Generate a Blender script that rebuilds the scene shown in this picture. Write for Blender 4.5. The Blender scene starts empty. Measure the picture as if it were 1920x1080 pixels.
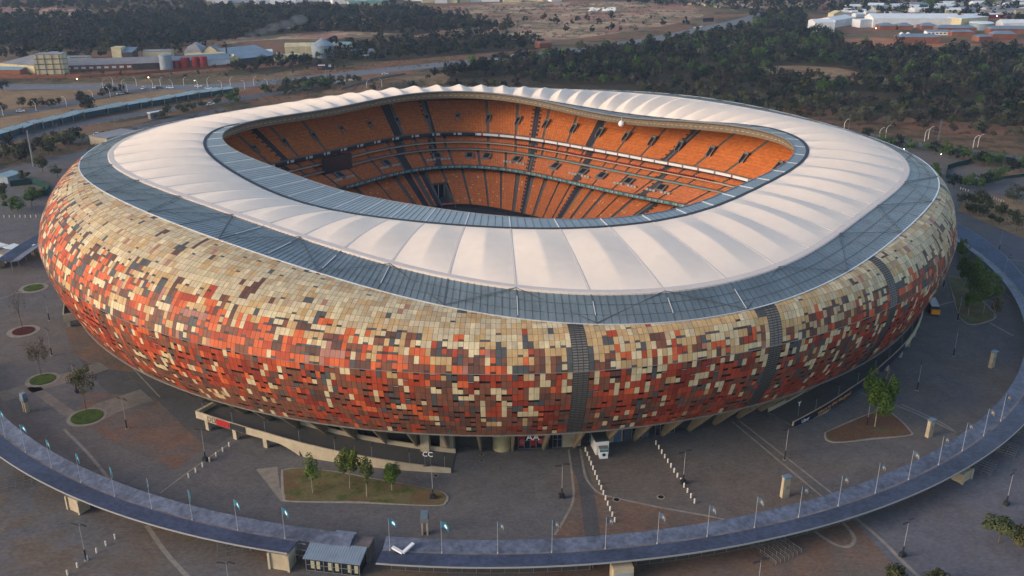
import bpy, math, random
import numpy as np
from mathutils import Vector, Matrix
random.seed(7); rng=np.random.RandomState(11)
SC=bpy.context.scene; COL=SC.collection; R=math.radians; PI=math.pi

# ---------------------------------------------------------------- camera
CH,CD,CF,CT,CP,CR=124.68137,342.2134,1719.53,0.37962,0.01314,-0.00153
cam=bpy.data.cameras.new('camera'); camo=bpy.data.objects.new('camera',cam); COL.objects.link(camo)
cam.sensor_width=36; cam.lens=36*CF/1920; cam.clip_start=1; cam.clip_end=20000
_m=Matrix.Translation((0,-CD,CH))@Matrix.Rotation(-CP,4,'Z')@Matrix.Rotation(PI/2-CT,4,'X')@Matrix.Rotation(CR,4,'Z')
camo.matrix_world=_m; SC.camera=camo

# ---------------------------------------------------------------- sky, sun, exposure
SUN_AZ=R(200); SUN_EL=R(20)          # sun stands low on the left
w=bpy.data.worlds.new('World'); SC.world=w; w.use_nodes=True; nt=w.node_tree
bg=nt.nodes['Background']; sky=nt.nodes.new('ShaderNodeTexSky'); sky.sky_type='NISHITA'; sky.sun_disc=False
sky.sun_elevation=SUN_EL; sky.sun_rotation=PI/2-SUN_AZ; sky.air_density=1.0; sky.dust_density=1.6; sky.ozone_density=1.0
nt.links.new(sky.outputs[0],bg.inputs[0]); bg.inputs[1].default_value=0.15
sl=bpy.data.lights.new('sun','SUN'); sl.energy=1.35; sl.angle=R(30); sl.color=(1.0,0.78,0.60)
so=bpy.data.objects.new('sun',sl); COL.objects.link(so)
sd=Vector((math.cos(SUN_AZ)*math.cos(SUN_EL),math.sin(SUN_AZ)*math.cos(SUN_EL),math.sin(SUN_EL)))
so.rotation_euler=sd.to_track_quat('Z','Y').to_euler(); so.location=sd*500
SC.view_settings.view_transform='Standard'; SC.view_settings.look='None'; SC.view_settings.gamma=1
SC.view_settings.exposure=0.68; SC.view_settings.use_curve_mapping=False

# ---------------------------------------------------------------- measuring helpers (photo pixel -> point of the place)
def _ray(u,v):
    u-=960; v-=540; c,s=math.cos(-CR),math.sin(-CR); u,v=u*c-v*s,u*s+v*c
    d=(u,CF*math.cos(CT)-v*math.sin(CT),-CF*math.sin(CT)-v*math.cos(CT))
    c,s=math.cos(-CP),math.sin(-CP)
    return d[0]*c-d[1]*s,d[0]*s+d[1]*c,d[2]
def gp(u,v,z=0.0):
    d=_ray(u,v); k=(z-CH)/d[2]; return (d[0]*k,-CD+d[1]*k)
def hz(u,v,x,y):
    "height of the point above (x,y) seen at pixel row v"
    d=_ray(u,v); t=math.hypot(x,y+CD)/math.hypot(d[0],d[1]); return CH+d[2]*t
def pol(r,az,z=0.0): return (r*math.cos(R(az)),r*math.sin(R(az)),z)

# ---------------------------------------------------------------- materials
MATS={}
def mat(name,col,rough=.8,spec=.3,noise=None,amp=.25,metal=0,emis=0,attr=False,coords='pos',stretch=(1,1,1),bump=0,noise2=None,ecol=None):
    if name in MATS: return MATS[name]
    m=bpy.data.materials.new(name); m.use_nodes=True; n=m.node_tree.nodes; l=m.node_tree.links
    b=n['Principled BSDF']; b.inputs['Roughness'].default_value=rough; b.inputs['Specular IOR Level'].default_value=spec
    b.inputs['Metallic'].default_value=metal; b.inputs['Base Color'].default_value=(*col,1)
    src=None
    if attr:
        a=n.new('ShaderNodeAttribute'); a.attribute_name='Col'; src=a.outputs['Color']
    if noise:
        if coords=='pos': g=n.new('ShaderNodeNewGeometry').outputs['Position']
        else: g=n.new('ShaderNodeTexCoord').outputs['Object']
        mp=n.new('ShaderNodeMapping'); mp.inputs['Scale'].default_value=stretch; l.new(g,mp.inputs[0])
        def layer(src,sc,am,det):
            t=n.new('ShaderNodeTexNoise'); t.inputs['Scale'].default_value=sc; t.inputs['Detail'].default_value=det
            t.inputs['Roughness'].default_value=.65; l.new(mp.outputs[0],t.inputs['Vector'])
            r=n.new('ShaderNodeMapRange'); r.inputs[1].default_value=.3; r.inputs[2].default_value=.7
            r.inputs[3].default_value=1-am; r.inputs[4].default_value=1+am; l.new(t.outputs['Fac'],r.inputs[0])
            x=n.new('ShaderNodeVectorMath'); x.operation='SCALE'
            if src is None: x.inputs[0].default_value=col
            else: l.new(src,x.inputs[0])
            l.new(r.outputs[0],x.inputs['Scale']); return x.outputs[0],t
        src,t=layer(src,noise,amp,5)
        if noise2: src,_=layer(src,noise2[0],noise2[1],3)
        if bump:
            bp=n.new('ShaderNodeBump'); bp.inputs['Strength'].default_value=bump; bp.inputs['Distance'].default_value=.1
            l.new(t.outputs['Fac'],bp.inputs['Height']); l.new(bp.outputs[0],b.inputs['Normal'])
    if src is not None: l.new(src,b.inputs['Base Color'])
    if emis:
        b.inputs['Emission Color'].default_value=(*(ecol or col),1); b.inputs['Emission Strength'].default_value=emis
    MATS[name]=m; return m
def mixmat(name,cols,scales,rough=.95,spec=.1,thr=.12,fine=None):
    "patchwork ground: colours laid over each other by noise masks"
    m=bpy.data.materials.new(name); m.use_nodes=True; n=m.node_tree.nodes; l=m.node_tree.links
    b=n['Principled BSDF']; b.inputs['Roughness'].default_value=rough; b.inputs['Specular IOR Level'].default_value=spec
    g=n.new('ShaderNodeNewGeometry').outputs['Position']; prev=None
    for i,(c,s) in enumerate(zip(cols,scales)):
        if i==0:
            k=n.new('ShaderNodeRGB'); k.outputs[0].default_value=(*c,1); prev=k.outputs[0]; continue
        t=n.new('ShaderNodeTexNoise'); t.inputs['Scale'].default_value=s; t.inputs['Detail'].default_value=7; t.inputs['Roughness'].default_value=.62
        mp=n.new('ShaderNodeMapping'); mp.inputs['Location'].default_value=(i*37.1,i*91.7,0); l.new(g,mp.inputs[0]); l.new(mp.outputs[0],t.inputs['Vector'])
        r=n.new('ShaderNodeMapRange'); r.interpolation_type='SMOOTHSTEP'; r.inputs[1].default_value=.5-thr*.3; r.inputs[2].default_value=.5+thr; l.new(t.outputs['Fac'],r.inputs[0])
        x=n.new('ShaderNodeMix'); x.data_type='RGBA'; l.new(r.outputs[0],x.inputs[0]); l.new(prev,x.inputs[6]); x.inputs[7].default_value=(*c,1); prev=x.outputs[2]
    if fine:
        t=n.new('ShaderNodeTexNoise'); t.inputs['Scale'].default_value=fine[0]; t.inputs['Detail'].default_value=6; t.inputs['Roughness'].default_value=.7; l.new(g,t.inputs['Vector'])
        r=n.new('ShaderNodeMapRange'); r.inputs[1].default_value=.3; r.inputs[2].default_value=.7; r.inputs[3].default_value=1-fine[1]; r.inputs[4].default_value=1+fine[1]; l.new(t.outputs['Fac'],r.inputs[0])
        x=n.new('ShaderNodeVectorMath'); x.operation='SCALE'; l.new(prev,x.inputs[0]); l.new(r.outputs[0],x.inputs['Scale']); prev=x.outputs[0]
    if 'pavers' in name:
        bt=n.new('ShaderNodeTexBrick'); bt.inputs['Scale'].default_value=.55; bt.inputs['Color1'].default_value=(.90,.90,.90,1); bt.inputs['Color2'].default_value=(1.10,1.09,1.07,1); bt.inputs['Mortar'].default_value=(.78,.78,.78,1); bt.inputs['Mortar Size'].default_value=.012; l.new(g,bt.inputs['Vector'])
        x=n.new('ShaderNodeVectorMath'); x.operation='MULTIPLY'; l.new(prev,x.inputs[0]); l.new(bt.outputs['Color'],x.inputs[1]); prev=x.outputs[0]
    if rough>.9:
        t=n.new('ShaderNodeTexNoise'); t.inputs['Scale'].default_value=.16; t.inputs['Detail'].default_value=8; t.inputs['Roughness'].default_value=.75; t.inputs['Distortion'].default_value=.6; l.new(g,t.inputs['Vector'])
        r=n.new('ShaderNodeMapRange'); r.inputs[1].default_value=.35; r.inputs[2].default_value=.65; r.inputs[3].default_value=.85; r.inputs[4].default_value=1.12; l.new(t.outputs['Fac'],r.inputs[0])
        x=n.new('ShaderNodeVectorMath'); x.operation='SCALE'; l.new(prev,x.inputs[0]); l.new(r.outputs[0],x.inputs['Scale']); prev=x.outputs[0]
    l.new(prev,b.inputs['Base Color']); MATS[name]=m; return m

M_clad=mat('cladding_panel',(1,1,1),.62,.25,noise=.5,amp=.17,attr=True,stretch=(1,1,.12),noise2=(2.2,.09),bump=.05)
M_back=mat('cladding_back',(.022,.017,.015),.9)
M_memb=mat('membrane',(.85,.715,.585),.65,.25,noise=.35,amp=.035,noise2=(.05,.045))
M_membedge=mat('membrane_edge',(.62,.54,.48),.6,.3,noise=.6,amp=.07)
M_glass=mat('roof_glass',(.135,.172,.188),.28,.9,noise=.12,amp=.25,noise2=(1.5,.12))
M_glassin=mat('inner_roof_glass',(.22,.27,.29),.35,.5,noise=.3,amp=.12)
M_mull=mat('mullion',(.085,.105,.115),.5,.4)
M_steelw=mat('white_steel',(.62,.62,.62),.45,.4)
M_steelg=mat('grey_steel',(.16,.17,.18),.5,.4)
M_alu=mat('bright_trim',(.75,.75,.75),.3,.5,metal=.4)
M_gutter=mat('gutter',(.03,.035,.045),.6)
M_fascia=mat('fascia_mesh',(.21,.165,.115),.7,.2,noise=.8,amp=.25)
M_fasciad=mat('fascia_dark',(.10,.085,.065),.7,.2,noise=.8,amp=.25)
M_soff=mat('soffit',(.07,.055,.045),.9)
M_louv=mat('louvre',(.17,.158,.14),.6,.3,noise=1.2,amp=.2)
M_louvd=mat('louvre_gap',(.075,.073,.07),.9)
M_conc=mat('concrete_cream',(.43,.36,.255),.85,.2,noise=.35,amp=.16,noise2=(3,.06),bump=.1)
M_concg=mat('concrete_grey',(.17,.155,.14),.9,.2,noise=.8,amp=.2)
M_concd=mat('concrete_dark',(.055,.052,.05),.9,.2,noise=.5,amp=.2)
M_tread=mat('terrace_step',(.16,.138,.12),.9,.2,noise=.7,amp=.2)
M_seat=mat('seat_plastic',(1,1,1),.55,.3,attr=True)
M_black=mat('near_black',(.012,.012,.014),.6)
M_dark=mat('charcoal_paint',(.022,.024,.03),.5,.4)
M_darkglass=mat('dark_glass',(.018,.022,.028),.12,.6)
M_white=mat('white_paint',(.78,.78,.76),.5,.3)
M_whitel=mat('white_sign',(.85,.85,.85),.5,.3)
M_red=mat('red_panel',(.36,.02,.025),.5,.3)
M_teal=mat('teal_cloth',(.025,.18,.27),.8,.1)
M_greycl=mat('faded_blue_cloth',(.075,.12,.17),.8,.1)
M_orange=mat('orange_paint',(.85,.30,.02),.5,.3)
M_navy=mat('navy_banner',(.012,.012,.035),.5,.3)
M_purple=mat('purple_banner',(.09,.012,.07),.5,.3)
M_lettero=mat('orange_lettering',(.75,.33,.05),.6,.2)
M_letterr=mat('dark_red_lettering',(.30,.03,.04),.6,.2)
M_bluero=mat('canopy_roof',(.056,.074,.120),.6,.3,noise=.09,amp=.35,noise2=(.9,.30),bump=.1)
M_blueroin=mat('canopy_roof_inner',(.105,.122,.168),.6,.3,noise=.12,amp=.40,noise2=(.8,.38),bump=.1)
M_valley=mat('canopy_gutter',(.17,.15,.15),.8,.2,noise=.4,amp=.4)
M_bark=mat('bark',(.13,.10,.075),.9,.1,noise=2,amp=.3)
M_barkp=mat('pale_bark',(.30,.25,.19),.9,.1,noise=2,amp=.3)
M_brick=mat('brick',(.22,.088,.052),.9,.1,noise=.1,amp=.25)
M_roofg=mat('sheet_roof_grey',(.22,.21,.215),.6,.3,noise=.06,amp=.25,noise2=(.4,.1))
M_roofb=mat('sheet_roof_blue',(.14,.20,.26),.5,.4,noise=.1,amp=.2)
M_rooft=mat('sheet_roof_teal',(.20,.30,.33),.5,.4,noise=.1,amp=.2)
M_roofw=mat('sheet_roof_white',(.62,.66,.68),.5,.4,noise=.1,amp=.08)
M_wallc=mat('factory_cream',(.52,.45,.28),.8,.2,noise=.15,amp=.2)
M_wallw=mat('wall_white',(.62,.62,.62),.7,.2,noise=.15,amp=.1)
M_walld=mat('wall_dark',(.06,.05,.05),.8,.2,noise=.2,amp=.3)
M_silo=mat('silo_steel',(.22,.27,.31),.45,.4,noise=.3,amp=.15)
M_silor=mat('tank_red',(.26,.025,.02),.6,.3,noise=.3,amp=.2)
M_rred=mat('tile_roof_red',(.28,.12,.09),.8,.1)
M_carw=mat('car_white',(.72,.72,.72),.3,.5)
M_card=mat('car_dark',(.03,.03,.035),.3,.5)
M_road=mat('asphalt',(.10,.10,.11),.9,.2,noise=.05,amp=.2,noise2=(.6,.1))
M_hwy=mat('highway_asphalt',(.15,.155,.17),.9,.2,noise=.05,amp=.15)
M_mark=mat('road_paint',(.55,.55,.53),.8,.2)
M_soil=mat('bare_soil',(.155,.062,.035),.95,.1,noise=.6,amp=.3)
M_mulch=mat('red_mulch',(.075,.018,.014),.95,.1,noise=1.5,amp=.3)
M_lawn=mixmat('lawn',[(.15,.13,.062),(.075,.10,.03),(.15,.10,.055)],[1,.22,.15],thr=.12,fine=(2.5,.25))
M_lawng=mixmat('green_lawn',[(.06,.095,.018),(.04,.065,.015)],[1,.5],fine=(3,.3))
M_pitch=mat('pitch_grass',(.03,.07,.02),.95,.1,noise=.2,amp=.15)
M_lampg=mat('lamp_glow',(1,.95,.85),.5,emis=14,ecol=(1,.9,.75))
M_lampo=mat('lamp_glow_orange',(1,.6,.3),.5,emis=14,ecol=(1,.5,.22))
M_green=mat('green_netting',(.012,.05,.045),.8,.1)
M_curb=mat('kerb_stone',(.30,.27,.23),.9,.1,noise=.6,amp=.2)
M_line=mat('paver_band',(.25,.225,.19),.95,.1,noise=.5,amp=.25)
M_plaza=mixmat('plaza_pavers',[(.135,.130,.130),(.15,.135,.125),(.118,.118,.127),(.15,.125,.108)],[1,.02,.035,.013],thr=.14,fine=(1.3,.16))
M_plazar=mixmat('red_pavers',[(.165,.115,.09),(.14,.12,.105),(.185,.115,.082)],[1,.05,.08],thr=.15,fine=(1.3,.18))
M_plazad=mixmat('dark_pavers',[(0.093,0.093,0.098),(0.109,0.102,0.098)],[1,.06],thr=.15,fine=(1.5,.14))
M_plazao=mixmat('outer_pavers',[(.145,.127,.118),(.162,.125,.098),(.125,.123,.128),(.150,.115,.088)],[1,.03,.022,.06],thr=.12,fine=(1.0,.18))
M_plazab=mixmat('blue_grey_pavers',[(0.136,0.132,0.147),(0.121,0.127,0.147),(0.155,0.136,0.139)],[1,.03,.04],thr=.14,fine=(1.2,.15))
M_ground=mixmat('dry_veld',[(0.155,0.109,0.063),(0.098,0.081,0.040),(0.218,0.144,0.081),(0.057,0.052,0.030),(0.196,0.098,0.057)],[1,.006,.012,.02,.009],thr=.10,fine=(.15,.25))
M_field=mixmat('dry_grass_field',[(0.269,0.181,0.100),(0.225,0.150,0.075),(0.213,0.125,0.075)],[1,.02,.05],thr=.15,fine=(.5,.15))
M_tanf=mixmat('pale_veld',[(0.390,0.254,0.163),(0.234,0.169,0.098),(0.442,0.312,0.195),(0.325,0.156,0.111),(0.156,0.130,0.078)],[1,.012,.02,.009,.03],thr=.08,fine=(.08,.2))

# ---------------------------------------------------------------- object helpers
def tag(o,label=None,cat=None,group=None,kind=None):
    if label:
        o['label']=label
        if len(label.split())>16: print('LONG',label)
    if cat: o['category']=cat
    if group: o['group']=group
    if kind: o['kind']=kind
    return o
def empty(name,loc=(0,0,0),rz=0,label=None,cat=None,group=None):
    o=bpy.data.objects.new(name,None); COL.objects.link(o); o.location=(*loc,0)[:3]; o.rotation_euler=(0,0,rz); o.empty_display_size=1
    return tag(o,label,cat,group)
class MB:
    def __init__(s): s.v=[]; s.f=[]; s.m=[]; s.c=[]
    def quad(s,a,b,c,d,mi=0,col=None):
        k=len(s.v); s.v+=[a,b,c,d]; s.f.append((k,k+1,k+2,k+3)); s.m.append(mi); s.c.append(col)
    def tri(s,a,b,c,mi=0,col=None):
        k=len(s.v); s.v+=[a,b,c]; s.f.append((k,k+1,k+2)); s.m.append(mi); s.c.append(col)
    def poly(s,pts,mi=0):
        k=len(s.v); s.v+=list(pts); s.f.append(tuple(range(k,k+len(pts)))); s.m.append(mi); s.c.append(None)
    def hexa(s,b,t,mi=0,col=None):
        "b,t: four bottom and four top points, counter-clockwise"
        k=len(s.v); s.v+=list(b)+list(t)
        for f in ((3,2,1,0),(4,5,6,7),(0,1,5,4),(1,2,6,5),(2,3,7,6),(3,0,4,7)):
            s.f.append(tuple(k+i for i in f)); s.m.append(mi); s.c.append(col)
    def box(s,c,size,rz=0,mi=0):
        x,y,z=size[0]/2,size[1]/2,size[2]; cs,sn=math.cos(rz),math.sin(rz)
        P=lambda a,b,h:(c[0]+a*cs-b*sn,c[1]+a*sn+b*cs,c[2]+h)
        s.hexa([P(-x,-y,0),P(x,-y,0),P(x,y,0),P(-x,y,0)],[P(-x,-y,z),P(x,-y,z),P(x,y,z),P(-x,y,z)],mi)
    def prism(s,pts,z0,z1,mi=0,mt=None):
        n=len(pts); k=len(s.v); s.v+=[(p[0],p[1],z0) for p in pts]+[(p[0],p[1],z1) for p in pts]
        for i in range(n):
            j=(i+1)%n; s.f.append((k+i,k+j,k+n+j,k+n+i)); s.m.append(mi); s.c.append(None)
        s.f.append(tuple(k+n+i for i in range(n))); s.m.append(mi if mt is None else mt); s.c.append(None)
        s.f.append(tuple(k+n-1-i for i in range(n))); s.m.append(mi); s.c.append(None)
    def cyl(s,p0,p1,r0,r1=None,n=8,mi=0,cap=True):
        r1=r0 if r1 is None else r1; a=Vector(p0); b=Vector(p1); d=(b-a).normalized()
        x=d.orthogonal().normalized(); y=d.cross(x); k=len(s.v)
        for q,r in ((a,r0),(b,r1)):
            for i in range(n):
                t=2*PI*i/n; s.v.append(tuple(q+x*(r*math.cos(t))+y*(r*math.sin(t))))
        for i in range(n):
            j=(i+1)%n; s.f.append((k+i,k+j,k+n+j,k+n+i)); s.m.append(mi); s.c.append(None)
        if cap:
            s.f.append(tuple(k+n+i for i in range(n))); s.m.append(mi); s.c.append(None)
            s.f.append(tuple(k+n-1-i for i in range(n))); s.m.append(mi); s.c.append(None)
    def bar(s,p0,p1,wd,h,mi=0):
        "flat bar: width wd across, height h up"
        a=Vector(p0); b=Vector(p1); d=(b-a); n=Vector((-d.y,d.x,0)); 
        if n.length<1e-6: n=Vector((1,0,0))
        n=n.normalized()*wd/2; u=Vector((0,0,h))
        s.hexa([a-n,b-n,b+n,a+n],[a-n+u,b-n+u,b+n+u,a+n+u],mi)
    def sphere(s,c,r,n=10,mi=0,sz=1):
        k=len(s.v); m=n//2
        for i in range(m+1):
            for j in range(n):
                t=PI*i/m; p=2*PI*j/n; s.v.append((c[0]+r*math.sin(t)*math.cos(p),c[1]+r*math.sin(t)*math.sin(p),c[2]+r*sz*math.cos(t)))
        for i in range(m):
            for j in range(n):
                j2=(j+1)%n; s.f.append((k+i*n+j,k+(i+1)*n+j,k+(i+1)*n+j2,k+i*n+j2)); s.m.append(mi); s.c.append(None)
    def mesh(s,name,mats,smooth=False):
        me=bpy.data.meshes.new(name); me.from_pydata([tuple(v) for v in s.v],[],s.f)
        for m in (mats if isinstance(mats,(list,tuple)) else [mats]): me.materials.append(m)
        me.polygons.foreach_set('material_index',s.m)
        if any(c is not None for c in s.c):
            a=me.attributes.new('Col','FLOAT_COLOR','FACE'); d=np.ones((len(s.f),4),np.float32)
            for i,c in enumerate(s.c):
                if c is not None: d[i,:3]=c
            a.data.foreach_set('color',d.ravel())
        if smooth: me.polygons.foreach_set('use_smooth',[True]*len(s.f))
        me.update(); return me
    def build(s,name,mats,parent=None,smooth=False,label=None,cat=None,group=None,kind=None,loc=None):
        o=bpy.data.objects.new(name,s.mesh(name,mats,smooth)); COL.objects.link(o)
        if parent is not None: o.parent=parent
        if loc is not None: o.location=loc
        return tag(o,label,cat,group,kind)
def copy_tree(o,loc,rz=None,label=None,scale=None):
    r=o.copy(); COL.objects.link(r); r.location=loc
    if rz is not None: r.rotation_euler=(0,0,rz)
    if scale is not None: r.scale=(scale,)*3
    if label: r['label']=label
    for ch in list(o.children):
        c=ch.copy(); COL.objects.link(c); c.parent=r
        for g in ch.children:
            d=g.copy(); COL.objects.link(d); d.parent=c
    return r
ORD=['first','second','third','fourth','fifth','sixth','seventh','eighth','ninth','tenth','eleventh','twelfth','thirteenth','fourteenth','fifteenth','sixteenth','seventeenth','eighteenth','nineteenth','twentieth','twenty-first','twenty-second','twenty-third','twenty-fourth','twenty-fifth','twenty-sixth','twenty-seventh','twenty-eighth','twenty-ninth','thirtieth']
def sheet(name,pts,z,m,label=None,kind='structure'):
    b=MB(); b.poly([(p[0],p[1],z) for p in pts]); return b.build(name,m,kind=kind,label=label)
def ribbon(pts,wd):
    L=[];Q=[]
    for i,p in enumerate(pts):
        a=pts[max(i-1,0)]; b=pts[min(i+1,len(pts)-1)]; dx,dy=b[0]-a[0],b[1]-a[1]; n=math.hypot(dx,dy); nx,ny=-dy/n*wd/2,dx/n*wd/2
        L.append((p[0]+nx,p[1]+ny)); Q.append((p[0]-nx,p[1]-ny))
    return L,Q
def road(name,pts,wd,z,m,kind='structure',label=None,mb=None,mi=0):
    L,Q=ribbon(pts,wd); b=mb or MB()
    for i in range(len(pts)-1): b.quad((*Q[i],z),(*Q[i+1],z),(*L[i+1],z),(*L[i],z),mi)
    if mb is None: return b.build(name,m,kind=kind,label=label)
def smooth_line(pts,n=8):
    out=[]
    P=[pts[0]]+list(pts)+[pts[-1]]
    for i in range(1,len(P)-2):
        for k in range(n):
            t=k/n; a,b,c,d=P[i-1],P[i],P[i+1],P[i+2]
            out.append(tuple(.5*((2*b[j])+(-a[j]+c[j])*t+(2*a[j]-5*b[j]+4*c[j]-d[j])*t*t+(-a[j]+3*b[j]-3*c[j]+d[j])*t**3) for j in (0,1)))
    out.append(tuple(pts[-1])); return out

# ================================================================ SETTING
G0=MB(); nseg=48
for i in range(nseg):
    a0,a1=2*PI*i/nseg,2*PI*(i+1)/nseg
    G0.quad((0,0,0),(9000*math.cos(a0),9000*math.sin(a0),0),(9000*math.cos(a1),9000*math.sin(a1),0),(0,0,0)) if False else G0.tri((0,0,0),(9000*math.cos(a0),9000*math.sin(a0),0),(9000*math.cos(a1),9000*math.sin(a1),0))
go=G0.build('ground',M_ground,kind='structure'); go.location.z=-.05
pz=[(-330,-420),(330,-420),(360,-100),gp(1925,345),gp(1925,318),gp(1840,312),gp(1760,286),gp(1690,276),(150,200),(-150,170),gp(200,262),gp(150,285),gp(90,296),gp(0,318),(-300,60)]
sheet('plaza_paving',pz,.0,M_plaza)
def arc(r,a0,a1,n=40): return [pol(r,a0+(a1-a0)*i/n)[:2] for i in range(n+1)]
def ringsheet(name,r0,r1,a0,a1,z,m,n=90):
    b=MB()
    for i in range(n):
        p,q=a0+(a1-a0)*i/n,a0+(a1-a0)*(i+1)/n
        b.quad(pol(r0,p,z),pol(r1,p,z),pol(r1,q,z),pol(r0,q,z))
    return b.build(name,m,kind='structure')
ringsheet('outer_paving',187,300,-172,-82,.006,M_plazao)
ringsheet('blue_grey_paving',187,330,-82.0,8,.006,M_plazab)
ringsheet('dark_paving_ring',125,156,-215,-118,.006,M_plazad)
# wedges of other pavers between the stadium and the canopy
sheet('red_paving',[gp(*p) for p in [(1068,862),(1090,862),(1108,905),(1125,925),(1180,940),(1270,962),(1370,975),(1420,990),(1410,1000),(1040,1012),(1052,985),(1075,930)]],.010,M_plazar)
sheet('brown_paving',[gp(*p) for p in [(155,735),(290,745),(385,840),(330,880),(230,840),(150,790)]],.010,mixmat('brown_pavers',[(0.147,0.116,0.102),(0.178,0.112,0.085),(0.124,0.112,0.109)],[1,.06,.09],fine=(1.3,.15)))
sheet('red_brown_paving',[gp(*p) for p in [(120,615),(160,610),(275,700),(180,690),(140,665)]],.011,M_plazar)
sheet('corner_red_paving',[gp(*p) for p in [(1185,1040),(1300,1025),(1585,960),(1700,1085),(1740,1130),(1000,1130),(1000,1075)]],.012,M_plazar)
sheet('tan_paving',[gp(*p) for p in [(480,880),(520,875),(525,915),(560,943),(527,940)]],.012,M_line)
for k,(pts,wd) in enumerate([([(1075,842),(1083,870),(1098,910),(1112,1010)],3.4),]):
    road('paver_strip',smooth_line([gp(*p) for p in pts]),wd,.015,M_plazad)
lines=[([(1066,842),(1073,895),(1075,935),(1060,970),(1040,1003)],.55),([(1088,842),(1097,890),(1108,910),(1125,925),(1160,935),(1240,952),(1330,968),(1420,988),(1500,1000)],.6),
 ([(1372,790),(1480,880),(1540,930)],.55),([(1385,788),(1500,878),(1560,925)],.55),
 ([(1597,965),(1650,1010),(1700,1060),(1740,1095)],.9),([(1480,975),(1510,985),(1560,1018),(1590,1025),(1602,1010),(1590,990),(1575,975)],.8),
 ([(275,985),(310,1035),(355,1085)],1.0),([(120,805),(165,850),(210,905)],.8),([(0,455+105),(60,540),(150,505)],.5),([(165,600),(300,745)],.4),
 ([(1615,737),(1700,768),(1790,810),(1840,840)],.6),([(1690,758),(1760,790),(1800,815)],.5),([(1750,575),(1800,562)],.8),([(1855,605),(1900,630)],.9),
 ([(1880,485),(1920,490),(1960,492)],.7),([(1780,460),(1800,478),(1990,640)],.3),([(430,832),(360,880),(300,925)],.4)]
lb=MB()
for pts,wd in lines: road('x',smooth_line([gp(*p) for p in pts]),wd,.02,None,mb=lb)
lb.build('paver_lines',M_line,kind='structure')
# pale paths on the left
pb=MB()
for pts,wd in [([(0,745),(60,727),(135,705),(195,685)],7),([(60,725),(150,790),(140,785)],3),([(150,792),(200,765),(275,740)],9)]:
    road('x',[gp(*p) for p in pts],wd,.016,None,mb=pb)
pb.build('pale_path',mixmat('pale_pavers',[(0.209,0.183,0.155),(0.171,0.152,0.136)],[1,.1],fine=(1.3,.15)),kind='structure')
# roads beyond
def proad(name,px,wd,z,label=None): return road(name,smooth_line([gp(*p) for p in px]),wd,z,M_hwy if name=='highway' else M_road)
proad('highway',[(-60,163),(60,163),(190,163),(330,164),(440,160),(560,149),(700,134),(860,118),(960,108),(1060,96),(1160,84),(1265,66),(1340,50),(1395,38),(1440,25)],27,.03)
proad('road',[(-60,226),(0,213),(60,207),(120,196),(170,183),(240,172),(300,167)],17,.034)
proad('bus_road',[(-60,278),(0,265),(90,245),(210,222),(330,203),(440,187),(560,166),(640,150)],16,.038)
proad('access_road',[(130,268),(190,255),(250,241),(330,222),(420,205)],11,.042)
proad('service_road',[(1560,244),(1640,258),(1760,276),(1850,290),(1980,306)],13,.03)
mk=MB()
for i in range(17):
    p=[(618+i*3.1,159-i*.58)]; a=gp(618+i*3.2,156.5-i*.56); mk.box((a[0],a[1],.05),(.8,9,.02),rz=R(15))
for (u0,v0,u1,v1,n) in [(0,264.5,430,188,26),(700,134,960,108,20),(60,163,440,160,22)]:
    for i in range(n):
        a=gp(u0+(u1-u0)*i/n,v0+(v1-v0)*i/n); b_=gp(u0+(u1-u0)*(i+.4)/n,v0+(v1-v0)*(i+.4)/n)
        road('x',[a,b_],.35,.055,None,mb=mk)
mk.build('road_markings',M_mark,kind='structure')
def psheet(name,px,z,m): return sheet(name,[gp(*p) for p in px],z,m)
psheet('dry_field',[(-80,170),(200,168),(205,172),(150,184),(110,192),(50,200),(-80,215)],.01,M_field)
psheet('dry_field',[(-80,232),(60,212),(140,196),(230,178),(300,168),(470,166),(440,176),(330,192),(200,214),(60,240),(-80,262)],.012,M_field)
psheet('dry_verge',[(0,272),(150,243),(330,212),(380,205),(330,215),(200,245),(150,262),(60,285),(0,292)],.012,mixmat('verge',[(.18,.115,.065),(.09,.07,.035)],[1,.05],fine=(.4,.2)))
psheet('dusty_yard',[(-80,140),(0,137),(300,132),(430,125),(560,115),(560,122),(430,131),(300,140),(100,147),(-80,147)],.01,mat('red_dust',(.23,.105,.06),.95,.1,noise=.05,amp=.2))
psheet('pale_veld',[(820,14),(960,2),(1190,4),(1300,10),(1320,30),(1250,48),(1130,66),(1010,80),(960,74),(900,66),(860,62),(760,72),(840,54),(960,48),(900,36),(850,24)],.01,M_tanf)
psheet('pale_veld',[(560,62),(640,57),(760,64),(640,72),(520,74),(400,84),(280,84),(400,74)],.01,M_tanf)
psheet('pale_veld',[(480,38),(640,30),(760,36),(700,48),(560,54),(450,48)],.01,M_tanf)
psheet('pale_veld',[(1300,2),(1500,2),(1600,4),(1500,12),(1460,18),(1360,12)],.01,M_tanf)
psheet('bare_clearing',[(1420,124),(1500,123),(1570,127),(1620,138),(1680,150),(1740,165),(1700,172),(1600,155),(1500,146),(1440,138)],.01,M_field)
psheet('bare_clearing',[(1580,74),(1640,70),(1760,80),(1850,84),(1720,90),(1600,84)],.01,mat('red_earth',(.34,.15,.075),.95,.1,noise=.05,amp=.2))
psheet('dry_bank',[(1500,212),(1600,222),(1700,240),(1920,268),(1980,280),(1980,296),(1850,283),(1700,262),(1560,238),(1480,222)],.01,mixmat('bank',[(.16,.09,.05),(.10,.065,.035),(.06,.05,.03)],[1,.05,.09],fine=(.4,.2)))
psheet('bush_bed',[(1808,375),(1840,362),(1880,368),(1935,380),(1990,400),(1990,470),(1925,450),(1850,418),(1795,395)],.03,M_field)
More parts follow.
